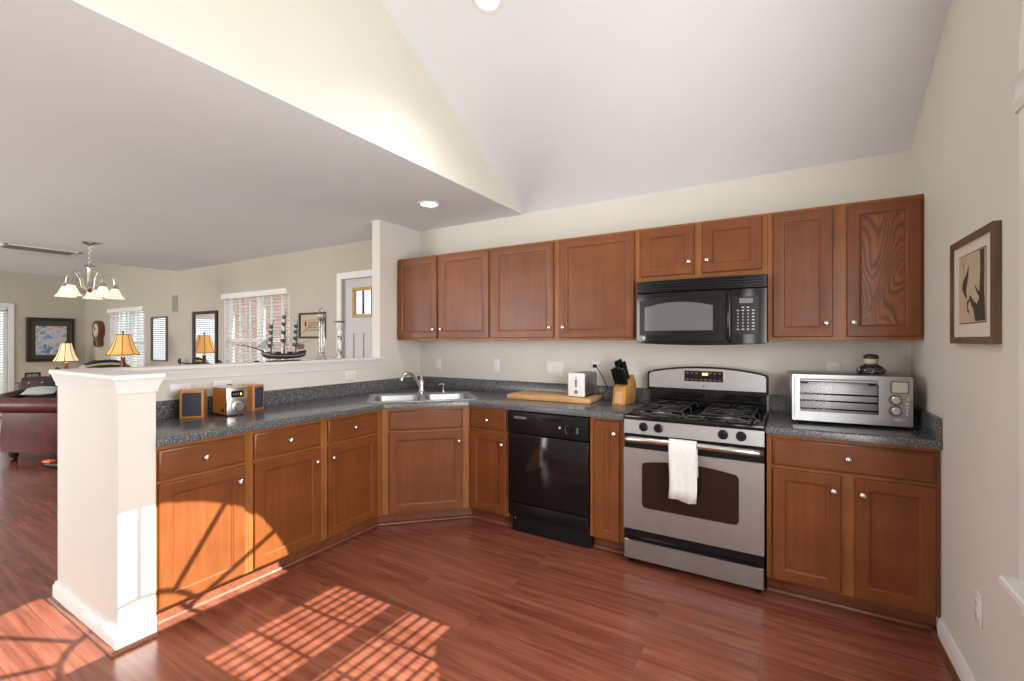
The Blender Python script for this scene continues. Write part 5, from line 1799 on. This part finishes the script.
side_table('dark wooden side table under the amber-shaded lamp', (-8.45, -0.57, 0), 0.50, 0.5, 0.77)
table_lamp('larger lit table lamp with an amber bell shade in front of the far window', (-8.45, -0.57, 0.77), 0.385, 0.085, 0.20, 0.30, 'lamp_amber')
side_table('dark wooden side table under the cream-shaded lamp by the painting', (-11.5, -0.54, 0), 0.56, 0.95, 0.62)
table_lamp('smaller lit table lamp with a cream bell shade in front of the painting', (-11.5, -0.41, 0.62), 0.36, 0.075, 0.185, 0.34, 'lamp_cream')
pf = thing('photo_frame', 'black easel photo frame leaning on the side table left of the cream lamp', 'photo frame', (-11.32, -0.90, 0.62), R(70))
o = MB().box(-0.10, 0.10, -0.012, 0.012, 0.0, 0.18, 0.004)
o.v = [(x, y + 0.3 * z, z) for x, y, z in o.v]
o.build('frame', 'black', pf)
o = MB().box(-0.075, 0.075, -0.0145, -0.0125, 0.03, 0.155)
o.v = [(x, y + 0.3 * z, z) for x, y, z in o.v]
o.build('photo', 'gray_plastic', pf)
MB().prism([(0.03, 0.0), (0.036, 0.0), (0.062, 0.14), (0.056, 0.14)][::-1], 'X', -0.02, 0.02).build('easel_leg', 'black', pf)


def rolled_sofa(name, label, cat, loc, rz, w, depth, arm_h, back_h, mat, tuft=False, feet='bronze'):
    """front faces local -y; rolled arms run along y."""
    t = thing(name, label, cat, loc, rz)
    r = 0.085

    def arm(x, s):
        pr = [(x - s * 0.07, 0.11), (x + s * 0.045, 0.11), (x + s * 0.055, 0.25), (x + s * 0.03, arm_h - 0.17)]
        for a in range(-60, 211, 30):
            pr.append((x + s * 0.02 + s * r * math.cos(R(a)), arm_h - r + r * math.sin(R(a))))
        pr.append((x - s * 0.07, arm_h - 0.17))
        return MB().prism(pr, 'Y', -depth / 2, depth / 2 - 0.06, bev=0.02, seg=3)
    for s in (-1, 1):
        a = arm(s * (w / 2 - 0.10), s).build('arm', mat, t)
        x = s * (w / 2 - 0.08)
        mb = MB()
        mb.lathe([(0.0, 0.012), (0.05, 0.010), (0.066, 0.0)], (x, -depth / 2 - 0.001, arm_h - r), 24, axis=(0, -1, 0))
        mb.build('scroll_panel', mat, a)
    MB().box(-w / 2 + 0.12, w / 2 - 0.12, -depth / 2 + 0.03, depth / 2 - 0.05, 0.11, 0.32, 0.02, seg=2).build('seat_base', mat, t)
    n = 1 if w < 1.2 else 3
    sw = (w - 0.34) / n
    for k in range(n):
        x0 = -w / 2 + 0.17 + k * sw
        MB().box(x0 + 0.003, x0 + sw - 0.003, -depth / 2, depth / 2 - 0.22, 0.32, 0.46, 0.04, seg=3).build('seat_cushion', mat, t)
    bk = MB()
    pr = [(depth / 2 - 0.24, 0.30), (depth / 2 - 0.02, 0.11), (depth / 2 + 0.03, back_h - 0.18)]
    for a in range(0, 211, 30):
        pr.append((depth / 2 - 0.05 + 0.085 * math.cos(R(a)), back_h - 0.085 + 0.085 * math.sin(R(a))))
    bk.prism(pr, 'X', -w / 2 + 0.06, w / 2 - 0.06, bev=0.02, seg=3)
    bo = bk.build('backrest', mat, t)
    if tuft:
        mb = MB()
        for r_ in range(3):
            for k in range(int(w / 0.16)):
                x = -w / 2 + 0.16 + k * 0.16 + (0.08 if r_ % 2 else 0)
                if x > w / 2 - 0.12:
                    continue
                z = back_h - 0.10 - 0.09 * r_
                y = depth / 2 - 0.135 - 0.012 * r_
                mb.lathe([(0.0, 0.012), (0.010, 0.009), (0.014, 0.0)], (x, y, z), 10, axis=(0, -1, 0))
        mb.build('tufting', 'cream', bo)
    for sx in (-1, 1):
        for sy in (-1, 1):
            MB().lathe([(0.0, 0.0), (0.028, 0.0), (0.036, 0.02), (0.030, 0.04), (0.045, 0.07), (0.042, 0.10), (0.05, 0.115), (0.0, 0.115)], (sx * (w / 2 - 0.11), sy * (depth / 2 - 0.10), 0), 16).build('foot', feet, t)
    return t


rolled_sofa('leather_armchair', 'oxblood leather armchair with a rolled arm and turned feet behind the white end wall', 'armchair', (-7.305, -1.376, 0), R(-60), 1.02, 0.95, 0.72, 0.98, 'leather', feet='wood_dark')
rolled_sofa('tufted_sofa', 'maroon tufted sofa below the painting, seen above the leather armchair', 'sofa', (-10.4, -0.97, 0), R(62), 0.82, 0.80, 0.56, 0.76, 'tufted', True, 'wood_dark')
pl = MB()
loops = []


def pillow(w, h, t):
    mb = MB()
    n = 12
    top, bot = [], []
    for s in (1, -1):
        base = len(mb.v)
        vs, fs = [], []
        for j in range(n + 1):
            for i in range(n + 1):
                u, v = -1 + 2 * i / n, -1 + 2 * j / n
                b = max(0.0, (1 - u * u) * (1 - v * v)) ** 0.5
                k = 1 - 0.06 * (1 - abs(u * v))
                vs.append((u * w / 2 * k, s * b * t / 2, v * h / 2 * k))
        for j in range(n):
            for i in range(n):
                q = (j * (n + 1) + i, j * (n + 1) + i + 1, (j + 1) * (n + 1) + i + 1, (j + 1) * (n + 1) + i)
                fs.append(q if s > 0 else q[::-1])
        mb.add(vs, fs)
    return mb


def stripe_mat(name, cols, scale, axis='X'):
    m, nt, b = new_mat(name)
    v = coords(nt)
    w = N(nt, 'ShaderNodeTexWave', wave_type='BANDS', bands_direction='X')
    w.inputs['Scale'].default_value = scale
    if axis == 'RING':
        w.wave_type = 'RINGS'
        w.rings_direction = 'Y'
    nt.links.new(v, w.inputs['Vector'])
    n_ = len(cols)
    r = N(nt, 'ShaderNodeValToRGB')
    r.color_ramp.interpolation = 'CONSTANT'
    e = r.color_ramp.elements
    while len(e) < n_:
        e.new(0.5)
    for i, c in enumerate(cols):
        e[i].position = i / n_
        e[i].color = (*c, 1)
    nt.links.new(w.outputs['Fac'], r.inputs['Fac'])
    nt.links.new(r.outputs['Color'], b.inputs['Base Color'])
    setp(b, Roughness=0.9)
    return m


p1 = pillow(0.40, 0.34, 0.12).build('throw_pillow', stripe_mat('pale_striped_cotton', [(0.62, 0.64, 0.62), (0.30, 0.33, 0.36), (0.66, 0.64, 0.56)], 5.0), smooth=80)
p1.location = (-10.30, -1.03, 0.55)
p1.rotation_euler = (R(-78), 0, R(62))
tag(p1, 'pale striped throw pillow lying on the tufted sofa', 'pillow')
p2 = pillow(0.34, 0.34, 0.12).build('throw_pillow', plain('black_pillow_cloth', (0.02, 0.02, 0.022), 0.8), smooth=80)
p2.location = (-10.42, -0.76, 0.70)
p2.rotation_euler = (R(-20), R(30), R(62))
tag(p2, 'black throw pillow on the tufted sofa, half hidden by the white end wall', 'pillow')

# high-backed chair with a striped blanket over its rounded back
hb = thing('high_backed_chair', 'dark high-backed chair under a striped blanket, showing above the white ledge', 'armchair', (-9.32, -0.60, 0), R(-90))


def hump(w, h0, rise, y0, y1, grow, z0=0.42):
    pr = [(w / 2 + grow, z0)]
    for k in range(0, 17):
        a = PI * k / 16
        pr.append(((w / 2 + grow) * math.cos(a), h0 + (rise + grow) * math.sin(a)))
    pr.append((-w / 2 - grow, z0))
    return MB().prism(pr, 'Y', y0 - grow, y1 + grow, bev=0.015)


dk = plain('dark_navy_upholstery', (0.012, 0.016, 0.035), 0.7)
hump(0.62, 0.86, 0.20, 0.20, 0.38, 0.0).build('backrest', dk, hb)
MB().box(-0.31, 0.31, -0.42, 0.25, 0.12, 0.46, 0.04, seg=3).build('seat', dk, hb)
for s in (-1, 1):
    MB().box(s * 0.34 - 0.06, s * 0.34 + 0.06, -0.40, 0.30, 0.12, 0.63, 0.05, seg=3).build('arm', dk, hb)
    for y in (-0.34, 0.28):
        MB().lathe([(0.0, 0.0), (0.025, 0.0), (0.035, 0.12), (0.0, 0.125)], (s * 0.31, y, 0), 12).build('foot', 'wood_dark', hb)
bl = hump(0.625, 0.86, 0.205, 0.20, 0.38, 0.012, 0.70)
bo = bl.build('throw_blanket', stripe_mat('navy_green_cream_stripes', [(0.012, 0.018, 0.05), (0.60, 0.58, 0.45), (0.20, 0.26, 0.06), (0.62, 0.55, 0.10), (0.012, 0.018, 0.05)], 2.1, 'RING'))
bo.location = (-9.32, -0.60, 0)
bo.rotation_euler = (0, 0, R(-90))
tag(bo, 'navy, green and cream striped blanket draped over the high-backed chair', 'blanket')

# wrought-iron console below the tall mirror: only its scrolled rail shows above the ledge
ic = thing('iron_console', 'black wrought-iron console table with a scrolled rail under the tall mirror', 'console table', (-7.22, -0.22, 0))
MB().box(-0.56, 0.56, -0.16, 0.16, 0.86, 0.885, 0.004).build('shelf', 'wood_dark', ic)
mb = MB()
mb.tube([(-0.56, 0.12, 1.035), (-0.3, 0.12, 1.02), (0, 0.12, 1.015), (0.3, 0.12, 1.02), (0.56, 0.12, 1.035)], 0.010, 8)
for s in (-1, 1):
    pts = []
    for k in range(16):
        a = k * 0.5
        r_ = 0.045 * (1 - k / 20)
        pts.append((s * (0.56 + 0.03 - r_ * math.cos(a)), 0.12, 1.05 + r_ * math.sin(a)))
    mb.tube(pts, 0.009, 6)
    mb.tube([(s * 0.555, 0.12, 0.885), (s * 0.56, 0.12, 1.10)], 0.010, 8)
mb.tube([(0, 0.12, 0.885), (0, 0.12, 1.02)], 0.008, 8)
mb.build('rail', 'iron', ic)
for sx in (-1, 1):
    for sy in (-1, 1):
        MB().tube([(sx * 0.53, sy * 0.13, 0.862), (sx * 0.50, sy * 0.13, 0.5), (sx * 0.54, sy * 0.13, 0.0)], 0.011, 8).build('leg', 'iron', ic)

# black floor tool with an orange tip lying by the armchair
ft = thing('hand_pump', 'black and orange hand pump lying on the wood floor behind the end wall', 'hand pump', (-6.62, -1.77, 0), R(20))
MB().tube([(-0.10, 0, 0.035), (0.05, 0, 0.035), (0.40, 0.02, 0.055)], [0.030, 0.032, 0.022], 12).build('barrel', 'black', ft)
MB().box(-0.13, -0.02, -0.035, 0.035, 0.055, 0.085, 0.01).build('tip', plain('orange_plastic', (0.75, 0.16, 0.04), 0.4), ft)
